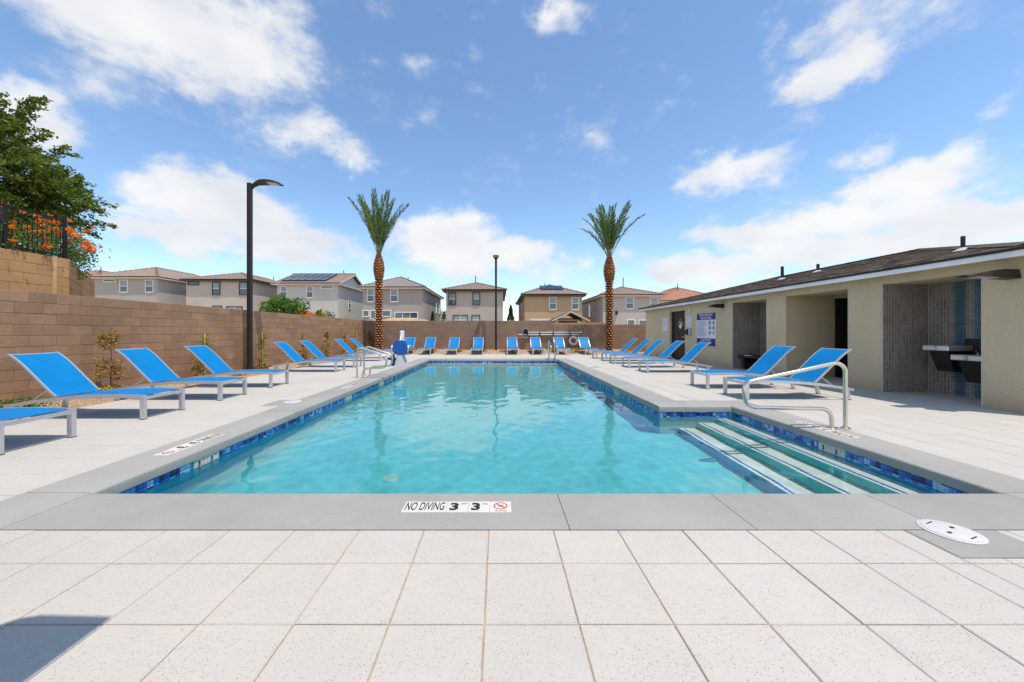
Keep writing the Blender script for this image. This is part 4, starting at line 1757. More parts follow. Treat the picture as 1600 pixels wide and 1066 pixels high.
def figure_four(name, label, cat, loc, rot, reach, gap=.17, group=None, k=1.0):
    """handrail in the local xz plane: tall post at 0, slopes out to -reach, returns low to a second foot"""
    t = thing(name, label, cat, loc, rot, group)
    top, r = .87, .0245
    pts = [(0, 0, 0), (0, 0, top), (-reach, 0, .58), (-reach, 0, .27), (-gap - .02, 0, .25), (-gap, 0, 0)]
    pts[2] = (-reach * 1.02, 0, .585)
    pts[3] = (-reach * .98, 0, .275)
    path = fillet(pts, [0, .12, .13, .13, .13, 0], 8)
    MB().tube(path, r, 12).build('tube_rail', 'stainless', t, 50)
    for x in (0, -gap):
        MB().tube([(x, 0, 0), (x, 0, .008), (x, 0, .022)], [.055, .055, .032], 20).build('escutcheon', 'stainless', t, 40)
    return t


figure_four('handrail', 'large stainless handrail looping over the pool stairs', 'handrail', (4.47, 4.66, .004), 0, 1.3)
gr = 'paired stainless grab rails on the left coping'
figure_four('grab_rail', 'nearer of two stainless grab rails on the left coping', 'grab rail', (-3.84, 9.8, 0), PI, .80, .16, gr)
figure_four('grab_rail', 'farther of two stainless grab rails on the left coping', 'grab rail', (-3.84, 10.33, 0), PI, .80, .16, gr)
gr = 'stainless grab rails at the far right pool corner'
figure_four('grab_rail', 'stainless grab rail left of the far right pool corner', 'grab rail', (2.36, 17.05, 0), PI / 2, .75, .16, gr)
figure_four('grab_rail', 'stainless grab rail right in the far pool corner', 'grab rail', (2.64, 17.05, 0), PI / 2, .75, .16, gr)

t = thing('pool_lift', 'blue pool lift chair with white mast at the left coping', 'pool lift', (-3.72, 13.45, 0))
q = MB()
q.add([(-.24, -.26, 0), (.30, -.26, 0), (.30, .26, 0), (-.24, .26, 0), (-.02, -.18, .40), (.17, -.18, .40), (.17, .18, .40), (-.02, .18, .40)],
      [(0, 3, 2, 1), (4, 5, 6, 7), (0, 1, 5, 4), (1, 2, 6, 5), (2, 3, 7, 6), (3, 0, 4, 7)])
q.build('base', 'lift_grey', t)
MB().rbox(-.03, .16, -.10, .12, .395, .50, .03).build('motor_cover', 'lift_white', t)
MB().rbox(-.005, .15, .16, .29, .05, 1.29, .03).build('mast', 'lift_white', t)
q = MB()
prof = []
for k in range(28):
    a = 2 * PI * k / 28
    cx, cz = math.cos(a), math.sin(a)
    x = .275 * math.copysign(abs(cx) ** .55, cx)
    z = .245 * math.copysign(abs(cz) ** .55, cz)
    prof.append((.10 + x * (1 - .08 * (z > 0)), z + .69))
n = len(prof)
q.add([(x, -.20, z) for x, z in prof] + [(x, -.155, z) for x, z in prof], [tuple(range(n)), tuple(range(n, 2 * n))[::-1]] + [(i, n + i, n + (i + 1) % n, (i + 1) % n) for i in range(n)])
q.build('seat_back', 'lift_blue', t, 40)
MB().rbox(-.13, .33, -.16, .16, .43, .49, .02).build('seat', 'lift_blue', t)
for s, x in ((-1, -.20), (1, .40)):
    q = MB()
    q.tube([(x, -.16, .60), (x, -.18, .72), (x, .14, .72)], .022, 8)
    q.tube([(x + .0, -.19, .66), (x + .0, -.13, .74)], .034, 10)
    q.build('armrest', 'lift_white', t, 40)
MB().tube([(.08, .2, 1.18), (.08, -.05, .95), (.10, -.16, .85)], .03, 8).build('lift_arm', 'lift_white', t, 40)
MB().rbox(-.30, -.02, -.34, -.18, .22, .30, .02).build('footrest', 'navy_plastic', t)
MB().rbox(-.20, -.06, -.30, -.27, .02, .42, .012).build('leg_support', 'navy_plastic', t)


def lamp_post(label, loc, rot, H, pw):
    t = thing('lamp_post', label, 'lamp post', loc, rot, 'dark bronze area lamps')
    MB().rbox(-pw / 2, pw / 2, -pw / 2, pw / 2, .0, H, .012).build('pole', 'bronze_metal', t)
    MB().rbox(-pw / 2 - .02, pw / 2 + .02, -pw / 2 - .02, pw / 2 + .02, .0, .09, .01).build('base_cover', 'bronze_metal', t)
    st = [(.055, -.13, .12, .05), (.14, -.055, .11, .06), (.24, .005, .10, .10), (.36, .035, .10, .155), (.52, .045, .095, .18), (.70, .035, .08, .185),
          (.88, .005, .06, .17), (1.0, -.03, .04, .14), (1.08, -.062, .018, .07)]
    vs, fs = [], []
    for (x, zc, th, hw) in st:
        vs += [(x, -hw, H + zc - th / 2), (x, hw, H + zc - th / 2), (x, hw, H + zc + th * .1), (x, hw * .6, H + zc + th / 2), (x, -hw * .6, H + zc + th / 2), (x, -hw, H + zc + th * .1)]
    for i in range(len(st) - 1):
        for k in range(6):
            k2 = (k + 1) % 6
            fs.append((i * 6 + k, i * 6 + k2, i * 6 + 6 + k2, i * 6 + 6 + k))
    fs += [tuple(range(6))[::-1], tuple(len(vs) - 6 + k for k in range(6))]
    hd = MB().add(vs, fs).build('lamp_head', 'bronze_metal', t, 35)
    q = MB()
    q.add([(.66, -.12, H - .008 - .004), (.90, -.11, H - .026 - .006), (.90, .11, H - .026 - .006), (.66, .12, H - .008 - .004)], [(0, 1, 2, 3), (3, 2, 1, 0)])
    lens = [(x_, s_ * .115, z_) for x_ in (.66, .93) for s_ in (-1, 1) for z_ in (H - .012, H - .04)]
    MB().box(.62, .92, -.12, .12, H - .035, H - .006).build('lens', 'lamp_lens', hd)


lamp_post('tall dark lamp post at the left wall with its head over the deck', (-8.12, 11.8, -.03), 0, 6.13, .13)
lamp_post('thin far lamp post at the middle of the far wall', (-.16, 22.25, .1), -PI / 2, 5.65, .13)

# equipment on the far wall
t = thing('pole_rack', 'two long white pool poles hung on the far wall', 'pool poles', (2.9, FAR_Y - .08, 1.14))
for (x0, x1, z) in ((-1.0, 2.35, .07), (-1.65, 2.15, -.07)):
    MB().tube([(x0, 0, z), (x1, 0, z)], .028, 8).build('pole', 'pole_white', t, 40)
for x in (-.3, .55, 1.6):
    MB().rbox(x - .03, x + .03, -.05, .08, -.13, .12, .008).build('bracket', 'bronze_metal', t)
t = thing('skimmer_net', 'dark leaf skimmer net hung at the left end of the pool poles', 'net', (1.70, FAR_Y - .16, 1.16))
ring = [(.19 * math.cos(a), 0, .30 * math.sin(a)) for a in np.linspace(0, 2 * PI, 22)]
MB().tube(ring, .016, 6).build('hoop', 'lift_grey', t, 40)
q = MB()
for i in range(7):
    for k in range(18):
        a, r_ = 2 * PI * k / 18, i / 6
        q.v.append((.185 * r_ * math.cos(a), .08 * (1 - r_ * r_) - .0, .295 * r_ * math.sin(a) - .08 * (1 - r_)))
for i in range(6):
    for k in range(18):
        q.f.append((i * 18 + k, i * 18 + (k + 1) % 18, i * 18 + 18 + (k + 1) % 18, i * 18 + 18 + k))
        q.mi.append(0)
q.build('netting', 'net_dark', t, 60)
t = thing('life_ring', 'white life ring hung on the far wall under the pool poles', 'life ring', (4.72, FAR_Y - .1, .68))
q = MB()
n, m = 32, 12
for i in range(n):
    a = 2 * PI * i / n
    for k in range(m):
        bb = 2 * PI * k / m
        r_ = .225 + .078 * math.cos(bb)
        q.v.append((r_ * math.cos(a), .06 * math.sin(bb), r_ * math.sin(a)))
for i in range(n):
    for k in range(m):
        q.f.append((i * m + k, i * m + (k + 1) % m, ((i + 1) % n) * m + (k + 1) % m, ((i + 1) % n) * m + k))
        q.mi.append(0)
q.build('ring', 'ring_white', t, 60)
for k in range(4):
    a = PI / 4 + k * PI / 2
    pth = [((.225 + .085 * math.cos(b_)) * math.cos(a), .068 * math.sin(b_), (.225 + .085 * math.cos(b_)) * math.sin(a)) for b_ in np.linspace(0, 2 * PI, 13)]
    MB().tube(pth, .012, 6, caps=False).build('strap', 'lift_grey', t, 40)
MB().rbox(-.02, .02, .02, .10, .23, .32, .005).build('hook', 'bronze_metal', t)

# unseen umbrella added behind the camera, rim shaped to cast the corner shadow
t = thing('shadow_umbrella', 'unseen blue umbrella added behind the camera to cast the deck corner shadow', 'umbrella', (-2.75, -.55, 0))
MB().cyl(0, 0, 0.02, 2.95, .028, 12).build('pole', 'silver_frame', t, 40)
MB().tube([(0, 0, 0), (0, 0, .06), (0, 0, .09)], [.32, .32, .05], 24).build('base', 'bronze_metal', t, 30)
rim = []
cor = [(1.68, 1.61), (1.37, 1.62), (1.29, 1.60), (1.24, 1.53), (1.22, 1.40), (-1.5, 1.40), (-1.6, 1.3), (-1.6, -1.4), (-1.5, -1.5), (1.68, -1.5)]
q = MB()
n = len(cor)
q.add([(x, y, 2.42) for x, y in cor] + [(0, 0, 2.9)], [(i, (i + 1) % n, n) for i in range(n)])
q.add([(x, y, 2.42) for x, y in cor] + [(x, y, 2.38) for x, y in cor], [(i, n + i, n + (i + 1) % n, (i + 1) % n) for i in range(n)])
q.build('canopy', 'canopy_blue', t)
for (x, y) in ((1.64, 1.57), (-1.5, 1.3), (-1.5, -1.4), (1.64, -1.45)):
    MB().tube([(0, 0, 2.87), (x, y, 2.405)], .010, 6).build('rib', 'silver_frame', t)

# ------------------------------------------------------------------ plants


def palm(label, loc, seed, zb, zt, fronds, fl, tm):
    rr = random.Random(seed)
    t = thing('palm_tree', label, 'palm tree', loc, 0, 'date palms in front of the far wall')

    def rad(z):
        if z < zb:
            return .205 - .012 * z / zb
        u = (z - zb) / (zt - zb)
        return .193 + .105 * math.sin(min(1, u * 1.9) * PI / 2) * (1 - max(0, u - .45) / .55) ** .8 - .09 * max(0, u - .6) / .4
    zs = np.linspace(0, zt, 30)
    MB().tube([(0, 0, z) for z in zs], [max(.05, rad(z) - .035) for z in zs], 14).build('trunk', 'palm_core', t, 60)
    q = MB()
    z, row = .02, 0
    while z < zt - .03:
        up = z > zb
        n = 11 if up else 8
        dz = .095 if up else .150
        for k in range(n):
            a = 2 * PI * (k + .5 * (row % 2)) / n + rr.uniform(-.04, .04) + row * .02
            r = rad(z)
            w = r * PI / n * (.86 if not up else .8)
            h = dz * (.62 if not up else 1.15) * rr.uniform(.85, 1.1)
            pr = (.045 if not up else .05) * rr.uniform(.7, 1.2)
            ca, sa = math.cos(a), math.sin(a)
            P_ = lambda ro, tn, zz: (ca * ro - sa * tn, sa * ro + ca * tn, zz)
            r0 = r - .05
            po = pr * (1.5 if not up else 1.2)
            v8 = [P_(r0, -w * .55, z - h * .75), P_(r0, w * .55, z - h * .75), P_(r + po * .75, -w * .8, z - h * .1), P_(r + po * .75, w * .8, z - h * .1),
                  P_(r + po, -w, z), P_(r + po, w, z), P_(r + po * .2, w * .75, z + h * .55), P_(r + po * .2, -w * .75, z + h * .55),
                  P_(r0, w * .7, z + h * .5), P_(r0, -w * .7, z + h * .5)]
            q.add(v8, [(0, 1, 3, 2), (2, 3, 5, 4), (6, 8, 9, 7), (0, 2, 4, 7, 9), (1, 8, 6, 5, 3)], 0)
            q.add([v8[4], v8[5], v8[6], v8[7]], [(0, 1, 2, 3)], 1)
        z += dz
        row += 1
    tag(q.build('leaf_scars', ['palm_boot', 'palm_cut'], t), kind='stuff')
    # fronds
    for i in range(fronds):
        az = i * 2.39996 + rr.uniform(-.2, .2)
        f = (i + .5) / fronds
        tilt = math.radians(3 + tm * f ** .8 + rr.uniform(-4, 4))
        Lf = fl * rr.uniform(.86, 1.03) * (1.0 if f < .6 else .95)
        bend = (.12 + .52 * f) * rr.uniform(.6, 1.4)
        hd = np.array([math.cos(az), math.sin(az), 0])
        pts = [np.array([math.cos(az) * .05, math.sin(az) * .05, zt - .15])]
        m = 16
        for k in range(m):
            u = k / m
            a = tilt * (.6 + .4 * u) + bend * u ** 2.2
            pts.append(pts[-1] + (hd * math.sin(a) + np.array([0, 0, math.cos(a)])) * Lf / m)
        pts = np.array(pts)
        C, A, Ln, Nn = [], [], [], []
        side = np.array([-math.sin(az), math.cos(az), 0])
        for k in range(64):
            u = .20 + .80 * k / 63
            fi = u * m
            i0 = min(m - 1, int(fi))
            p = pts[i0] + (pts[i0 + 1] - pts[i0]) * (fi - i0)
            tg = pts[i0 + 1] - pts[i0]
            tg /= np.linalg.norm(tg)
            nrm = np.cross(tg, side)
            ll = .56 * math.sin(min(1, (u - .12) * 2.6) * PI / 2) * (1 - .62 * max(0, u - .5) / .5)
            for sgn in (-1, 1):
                d = tg * rr.uniform(.85, 1.15) + side * sgn * rr.uniform(.50, .85) + nrm * rr.uniform(-.05, .40) + np.array([0, 0, -.30 * rr.random()])
                d /= np.linalg.norm(d)
                C.append(p + d * ll / 2)
                A.append(d)
                Ln.append(ll)
                Nn.append(nrm + NR.normal(size=3) * .35)
        me = leaf_mesh('frond', C, A, np.array(Ln), .052, 'palm_leaf', np.array(Nn))
        fo = link('frond', me, t)
        MB().tube([tuple(p) for p in pts[::2]], list(np.linspace(.026, .006, len(pts[::2]))), 5).build('rachis', 'palm_rachis', fo, 60)
    return t


palm('taller date palm left of the pool, before the grey house', (-7.33, 22.15, .08), 5, 4.34, 5.92, 16, 3.95, 35)
palm('date palm on the right, beside the end of the pool house', (6.69, 21.85, .08), 9, 4.12, 5.70, 15, 3.45, 40)


def branchy(root, tip, rr, wob=.15, n=6):
    a, b = np.array(root, float), np.array(tip, float)
    pts = []
    for i in range(n + 1):
        u = i / n
        p = a + (b - a) * u
        p[2] += .35 * math.sin(u * PI) * np.linalg.norm(b - a) * .3
        p += np.array([rr.gauss(0, wob), rr.gauss(0, wob), rr.gauss(0, wob)]) * (u * (1 - u) * 4) * .4
        pts.append(p)
    return pts


def big_tree():
    rr = random.Random(21)
    base = np.array([-14.0, 9.3, 2.75])
    t = thing('tree', 'large leafy green tree leaning over the fence at the left edge', 'tree', tuple(base))
    tr = MB()
    tr.tube([(0, 0, -.1), (.05, 0, .8), (.0, .05, 1.5)], [.20, .16, .14], 10)
    C, A, Ln = [], [], []
    tips = []
    ctr = np.array([-.3, -.1, 2.35])
    for i in range(190):
        while True:
            d = np.array([rr.uniform(-1, 1), rr.uniform(-1, 1), rr.uniform(-.75, 1)])
            if .1 < np.linalg.norm(d) < 1:
                break
        d /= np.linalg.norm(d)
        rad = rr.uniform(.55, 1.0) ** .6
        e = np.array([2.75, 2.1, 2.15])
        if d[2] < -.1:
            e[2] = 1.75
        p = ctr + d * e * rad * rr.uniform(.88, 1.08)
        tips.append(p)
    # long wind-swept boughs on the pool side
    for k in range(26):
        tips.append(ctr + np.array([2.5 + rr.uniform(-.4, .55), rr.uniform(-1.3, .8), rr.uniform(-1.0, .35)]))
    for k in range(8):
        tips.append(ctr + np.array([rr.uniform(-.2, 1.5), rr.uniform(-1.2, .8), 2.05 + rr.uniform(-.15, .35)]))
    for p in tips:
        br = branchy((rr.uniform(-.05, .05), 0, 1.2), p, rr)
        tr.tube([tuple(q) for q in br], list(np.linspace(.035, .005, len(br))), 5)
        out = p - np.array([0, 0, 1.6])
        out /= np.linalg.norm(out)
        for j in range(9):
            st = br[-1 - rr.choice((0, 0, 1, 1, 2))] + np.array([rr.gauss(0, .1), rr.gauss(0, .1), rr.gauss(0, .1)])
            d = out * .7 + np.array([.35 + rr.gauss(0, .3), rr.gauss(0, .4), rr.gauss(.05, .3)])
            d /= np.linalg.norm(d)
            ln = rr.uniform(.35, .75)
            for m in range(54):
                u = rr.random()
                q = st + d * ln * u + np.array([.10 * u * u, 0, -.28 * u * u]) * ln
                q = q + np.array([rr.gauss(0, .035), rr.gauss(0, .035), rr.gauss(0, .03)])
                C.append(q)
                A.append(d + np.array([rr.gauss(0, .5), rr.gauss(0, .5), rr.gauss(-.25, .4)]))
                Ln.append(rr.uniform(.06, .12))
    tr.build('trunk', 'bark', t, 60)
    nn = NR.normal(size=(len(C), 3)) * .8 + np.array([0, 0, 1.0])
    link('crown', leaf_mesh('crown', C, A, np.array(Ln), np.array(Ln) * .5, 'tree_leaf', nn), t)


big_tree()


def leafy_bush(name, label, cat, loc, size, n, leaf, mat, seed, group=None, stems=8, flat=1.0):
    rr = np.random.default_rng(seed)
    t = thing(name, label, cat, loc, 0, group)
    w, d, h = size
    u = rr.normal(size=(n, 3))
    u /= np.linalg.norm(u, axis=1, keepdims=True)
    r = rr.uniform(.25, 1, n) ** .5
    # lumpy outline
    lump = 1 + .22 * np.sin(u[:, 0] * 5 + seed) * np.cos(u[:, 1] * 4 + seed * .7) + .15 * np.sin(u[:, 2] * 7 + seed)
    C = u * (r * lump)[:, None] * np.array([w / 2, d / 2, h / 2])
    C[:, 2] += h / 2
    C = C[C[:, 2] > .01]
    A = rr.normal(size=C.shape) + np.array([0, 0, .4])
    Ln = rr.uniform(.7, 1.3, len(C)) * leaf
    link('foliage', leaf_mesh('foliage', C, A, Ln, Ln * .5, mat, rr.normal(size=C.shape) + np.array([0, 0, .8])), t)
    q = MB()
    for k in range(stems):
        a = k * 2.4
        q.tube([(0, 0, -.06), (math.cos(a) * w * .12, math.sin(a) * d * .12, h * .4), (math.cos(a) * w * .3, math.sin(a) * d * .3, h * .75)], [.02, .015, .006], 5)
    q.build('stems', 'bark', t, 60)
    return t


# bird-of-paradise bush with orange flower heads behind the iron fence
def flower_bush():
    rr = random.Random(4)
    bs = (-9.75, 7.25, 2.62)
    t = thing('flowering_bush', 'orange flowering bush growing through the iron fence', 'bush', bs)
    C, A, Ln = [], [], []
    st = MB()
    heads = []
    for i in range(110):
        x, y = rr.uniform(-.7, .75), rr.uniform(-1.7, .9)
        h = rr.uniform(.35, 1.15) * (1 - .25 * abs(x))
        if x > .4 and y > .2:
            h *= .75
        tip = np.array([x * 1.15, y * 1.05, h])
        root = np.array([x * .5, y * .7, 0])
        st.tube([tuple(root), tuple((root + tip) / 2 + np.array([0, 0, .08])), tuple(tip)], [.010, .007, .003], 4)
        for m in range(60):
            u = rr.uniform(.05, 1.0)
            p = root + (tip - root) * u + np.array([rr.gauss(0, .11), rr.gauss(0, .11), rr.gauss(0, .07)])
            C.append(p)
            A.append((rr.gauss(0, 1), rr.gauss(0, 1), rr.gauss(.2, .5)))
            Ln.append(rr.uniform(.03, .065))
        if i % 5 < 4:
            heads.append(tip + np.array([0, 0, .03]))
    for k in range(14):           # loose sprays leaning out past the corner
        root = np.array([.3, .5, .15])
        tip = np.array([rr.uniform(.55, 1.25), rr.uniform(.25, .75), rr.uniform(.05, .95)])
        tip[0] = .5 + (tip[0] - .5) * (.5 + .5 * rr.random())
        st.tube([tuple(root), tuple((root + tip) / 2 + np.array([0, 0, .14])), tuple(tip)], [.008, .005, .003], 4)
        for m in range(12):
            u = rr.uniform(.2, .95)
            C.append(root + (tip - root) * u + np.array([rr.gauss(0, .05), rr.gauss(0, .05), rr.gauss(0.05, .04)]))
            A.append((rr.gauss(0, 1), rr.gauss(0, 1), rr.gauss(0, .6)))
            Ln.append(rr.uniform(.03, .05))
        heads.append(tip)
    for k in range(2600):         # dense side growth spilling over the angled return
        v = NR.normal(size=3)
        v = v / np.linalg.norm(v) * rr.random() ** .45
        C.append(np.array([-.22, 1.20, .42]) + v * np.array([.42, .45, .62]))
        A.append((rr.gauss(0, 1), rr.gauss(0, 1), rr.gauss(.1, .5)))
        Ln.append(rr.uniform(.04, .075))
    st.build('stems', 'bark', t, 60)
    link('foliage', leaf_mesh('foliage', C, A, np.array(Ln), np.array(Ln) * .55, 'bush_leaf'), t)
    var = []
    for v in range(4):
        c, a, l = [], [], []
        for m in range(34):
            ang = rr.uniform(0, 2 * PI)
            rd = rr.uniform(.005, .062)
            c.append((rd * math.cos(ang), rd * math.sin(ang), rr.gauss(0, .017) - rd * .2))
            a.append((math.cos(ang) + rr.gauss(0, .4), math.sin(ang) + rr.gauss(0, .4), rr.gauss(.2, .5)))
            l.append(rr.uniform(.032, .052))
        var.append(leaf_mesh('flower_head', c, a, np.array(l), np.array(l) * .75, 'orange_petal'))
    for i, p in enumerate(heads):
        o = link('flower_head', var[i % 4], t, tuple(p), (rr.gauss(0, .3), rr.gauss(0, .3), rr.uniform(0, 6)))
        s = rr.uniform(.75, 1.15)
        o.scale = (s, s, s)


flower_bush()

# iron fence on the retaining wall
t = thing('iron_fence', 'black iron picket fence on the tan retaining wall', 'fence', (-9.12, 0, 2.77))
for y in (4.55, 6.68, 7.60):
    MB().rbox(-.026, .026, y - .026, y + .026, 0, .92, .005).build('post', 'black_metal', t)
for z in (.06, .80):
    MB().box(-.016, .016, 4.55, 7.57, z, z + .035).build('rail', 'black_metal', t)
pk = MB().box(-.0045, .0045, -.0045, .0045, .062, .83).mesh('picket', 'black_metal')
y = 4.66
while y < 7.55:
    if abs(y - 6.68) > .05:
        link('picket', pk, t, (0, y, 0))
    y += .0755

def young_shrub(label, px, D, h, seed, stake, mat):
    rr = random.Random(seed)
    x = -8.05 if px < 600 else px
    t = thing('young_shrub', label, 'shrub', (x, D, -.03), 0, 'young staked shrubs along the walls')
    st = MB()
    top = np.array([rr.uniform(-.05, .05), rr.uniform(-.05, .05), h * .93])
    st.tube([(0, 0, -.03), (rr.uniform(-.03, .03), 0, h * .5), tuple(top)], [.012, .009, .004], 5)
    C, A, Ln = [], [], []
    for k in range(26):
        z = h * rr.uniform(.15, .95)
        a = rr.uniform(0, 2 * PI)
        r = .22 * (1.1 - z / h) + .07
        tip = np.array([r * math.cos(a), r * math.sin(a), z + rr.uniform(.02, .12)])
        st.tube([(0, 0, z - .03), tuple(tip)], [.005, .002], 4)
        for m in range(int(rr.uniform(16, 42))):
            u = rr.uniform(.2, 1.1)
            C.append(np.array([0, 0, z - .03]) * (1 - u) + tip * u + np.array([rr.gauss(0, .03), rr.gauss(0, .03), rr.gauss(0, .03)]))
            A.append((rr.gauss(0, 1), rr.gauss(0, 1), rr.gauss(.2, .6)))
            Ln.append(rr.uniform(.045, .08))
    for m in range(320):
        a, r = rr.uniform(0, 2 * PI), .22 * rr.random() ** .6
        C.append((r * math.cos(a), r * math.sin(a), rr.uniform(.02, .20) * (1.2 - r * 3)))
        A.append((rr.gauss(0, 1), rr.gauss(0, 1), rr.gauss(.6, .6)))
        Ln.append(rr.uniform(.05, .09))
    st.build('stem', 'bark', t, 60)
    link('foliage', leaf_mesh('foliage', C, A, np.array(Ln), np.array(Ln) * .5, mat), t)
    if stake:
        MB().tube([(.06, -.06, -.05), (.05, -.05, h * 1.02)], .012, 6).build('stake', 'stake_wood', t, 40)


young_shrub('dry reddish young shrub between the two nearest whole loungers', 172, 7.5, 1.42, 1, False, 'dry_leaf')
young_shrub('young yellow staked shrub behind the lounger left of the lamp post', 320, 9.9, 1.2, 2, True, 'shrub_leaf')
young_shrub('young staked shrub just right of the tall lamp post', 407, 12.3, 1.26, 3, True, 'shrub_leaf')
young_shrub('thin young shrub behind the lounger first right of the lamp post', 480, 14.9, 1.2, 4, False, 'dry_leaf')
young_shrub('leafy young shrub behind the second lounger right of the lamp post', 511, 16.9, 1.3, 5, False, 'shrub_leaf')
young_shrub('thin young shrub near the far end of the left wall', 540, 18.9, 1.3, 6, False, 'dry_leaf')
young_shrub('young shrub at the far left wall corner', 551, 20.4, 1.3, 7, True, 'shrub_leaf')
young_shrub('dark thin shrub on the far wall right of the life ring', 5.95, 22.6, 1.15, 8, False, 'dry_leaf')
young_shrub('yellow thin shrub by the far corner of the pool house', 9.0, 22.5, 1.35, 9, False, 'shrub_leaf')
young_shrub('thin dark shrub on the far wall left of the net', .55, 22.6, .9, 10, False, 'dry_leaf')

cov = [(-6.95, 21.0, .8, .30, 'spreading yellow green plant at the foot of the left palm'), (-3.95, 21.0, .55, .28, 'low plant with yellow flowers under the lounger right of the pool lift'),
       (-2.3, 21.3, .4, .2, 'low plant behind the lounger second right of the lift'), (.3, 21.2, .7, .25, 'low yellow plant right of the far lamp post'),
       (.9, 20.9, .5, .28, 'low orange plant under the lounger below the skimmer net'), (2.35, 20.9, .62, .32, 'bright green and yellow plant under the lounger below the pole rack'),
       (3.2, 21.1, .55, .3, 'low brown yellow plant left of the life ring lounger'), (4.35, 20.9, .85, .34, 'low golden plant below the life ring'),
       (-.9, 21.2, .45, .22, 'low plant left of the far lamp post foot'), (-7.55, 14.0, .6, .2, 'low yellow plant under the first lounger past the lamp post'),
       (-7.3, 17.0, .7, .22, 'low yellow plant before the far left shrubs'), (-7.75, 5.9, .75, .22, 'low bright green plant under the nearest whole lounger on the left'),
       (-7.7, 7.2, .8, .2, 'low yellow clump at the foot of the reddish shrub'), (-7.6, 10.6, .5, .18, 'small yellow plant left of the tall lamp post foot'),
       (7.4, 20.9, .8, .3, 'low plant behind the farthest lounger of the right row')]
for i, (x, y, w, h, lab) in enumerate(cov):
    leafy_bush('ground_cover_plant', lab, 'plant', (x, y, -.03 if x < -7 and y < 20 else .0), (w, w, h), 420, .05, 'cover_leaf' if i not in (0, 5, 11) else 'bush_leaf', 30 + i, 'low plants in the gravel beds', 5)

# plants and ground seen over the walls
leafy_bush('round_shrub', 'big bright green rounded shrub standing above the left wall', 'bush', (-10.15, 17.0, .75), (2.05, 1.7, 2.3), 5200, .15, 'bush_leaf', 61)
leafy_bush('flowering_shrub', 'low orange flowering shrub along the top of left wall', 'bush', (-9.35, 17.3, 1.58), (1.15, .8, .75), 2200, .07, 'lantana_petal', 62)
leafy_bush('spiky_plant', 'pale green spiky plant between orange shrub and dark bush', 'plant', (-9.2, 18.6, 1.55), (.42, .42, .85), 260, .22, 'cover_leaf', 63)
leafy_bush('round_shrub', 'small dark green bush at the right end of the left wall top', 'bush', (-9.3, 19.7, 1.3), (.95, .8, 1.05), 900, .10, 'bush_leaf', 64)
g = MB()
for i in range(25):
    x = -10.5 + i * .26
    for j, (yy, z) in enumerate(((25.4, .6), (26.3, 1.95), (27.2, 2.50), (28.5, 2.5), (31, 1.0))):
        e = math.sin(PI * min(1, max(0, i / 24)))
        g.v.append((x, yy, z * (e ** .12) - .22 + .04 * math.sin(i * 1.3 + j)))
for i in range(24):
    for j in range(4):
        a = i * 5 + j
        g.f.append((a, a + 5, a + 6, a + 1))
        g.mi.append(0)
tag(g.build('berm', 'desert_soil', smooth=70), kind='structure')


def conifer(label, x, y, h, w, seed):
    rr = np.random.default_rng(seed)
    t = thing('cypress_tree', label, 'tree', (x, y, -.1), 0, 'small conical trees beyond the far wall')
    n = 1500
    z = rr.uniform(0.03, 1, n) ** 1.1
    a = rr.uniform(0, 2 * PI, n)
    r = w / 2 * (1 - z) ** .75 * rr.uniform(.3, 1, n) ** .5 * (1 + .15 * np.sin(z * 30))
    C = np.stack([r * np.cos(a), r * np.sin(a), z * h], 1)
    A = np.stack([np.cos(a), np.sin(a), np.full(n, 1.2)], 1) + rr.normal(size=(n, 3)) * .3
    link('crown', leaf_mesh('crown', C, A, .22, .09, 'conifer_leaf'), t)
    MB().tube([(0, 0, -.05), (0, 0, h * .8)], [.05, .01], 6).build('trunk', 'bark', t)


conifer('small dark conical tree between the grey house and the taupe house', PX(676, 30), 30, 3.0, 1.0, 71)
conifer('slim dark conical tree left of the tan house', PX(798, 33), 33, 3.75, 1.35, 72)
leafy_bush('hedge', 'narrow yellow green hedge between the grey and taupe houses', 'hedge', (PX(693, 44), 44, -.1), (.85, 1.6, 4.2), 2200, .16, 'hedge_leaf', 73)

# gravel stones in the left bed
pts = []
ico = [(0, 0, 1), (.9, 0, .3), (.28, .86, .3), (-.72, .53, .3), (-.72, -.53, .3), (.28, -.86, .3)]
icf = [(0, 1, 2), (0, 2, 3), (0, 3, 4), (0, 4, 5), (0, 5, 1)]
q = MB()
for i in range(5200):
    x = R.uniform(-8.3, -6.93)
    y = 4.2 + 14 * R.random() ** 1.5
    s = R.uniform(.008, .024)
    a = R.uniform(0, 6)
    ca, sa = math.cos(a), math.sin(a)
    q.add([(x + s * (ca * u - sa * v), y + s * .8 * (sa * u + ca * v), -.034 + s * .7 * w) for u, v, w in ico], icf)
tag(q.build('gravel', 'gravel_stone'), kind='stuff')


# ------------------------------------------------------------------ houses beyond the wall
def roof_face(mb, A, ux, nv, lu, vmax, ze, pitch):
    per, cs = .30, .40
    nu = int(lu / (per / 5)) + 1
    us = np.linspace(0, lu, nu)
    vm = [vmax(u) for u in us]
    top = max(vm)
    rows = []
    v = 0
    while v < top - 1e-3:
        rows.append((v, .030))
        rows.append((min(v + cs, top) - .001, .0))
        v += cs
    o = len(mb.v)
    for (v, s) in rows:
        for i, u in enumerate(us):
            vv = min(v, vm[i])
            h = .050 * abs(math.sin(PI * u / per)) + s
            mb.v.append((A[0] + ux[0] * u + nv[0] * vv, A[1] + ux[1] * u + nv[1] * vv, ze + pitch * vv + h))
    for r in range(len(rows) - 1):
        for i in range(nu - 1):
            if vm[i] <= rows[r][0] + 1e-4 and vm[i + 1] <= rows[r][0] + 1e-4:
                continue
            a = o + r * nu + i
            mb.f.append((a, a + 1, a + nu + 1, a + nu))
            mb.mi.append(0)


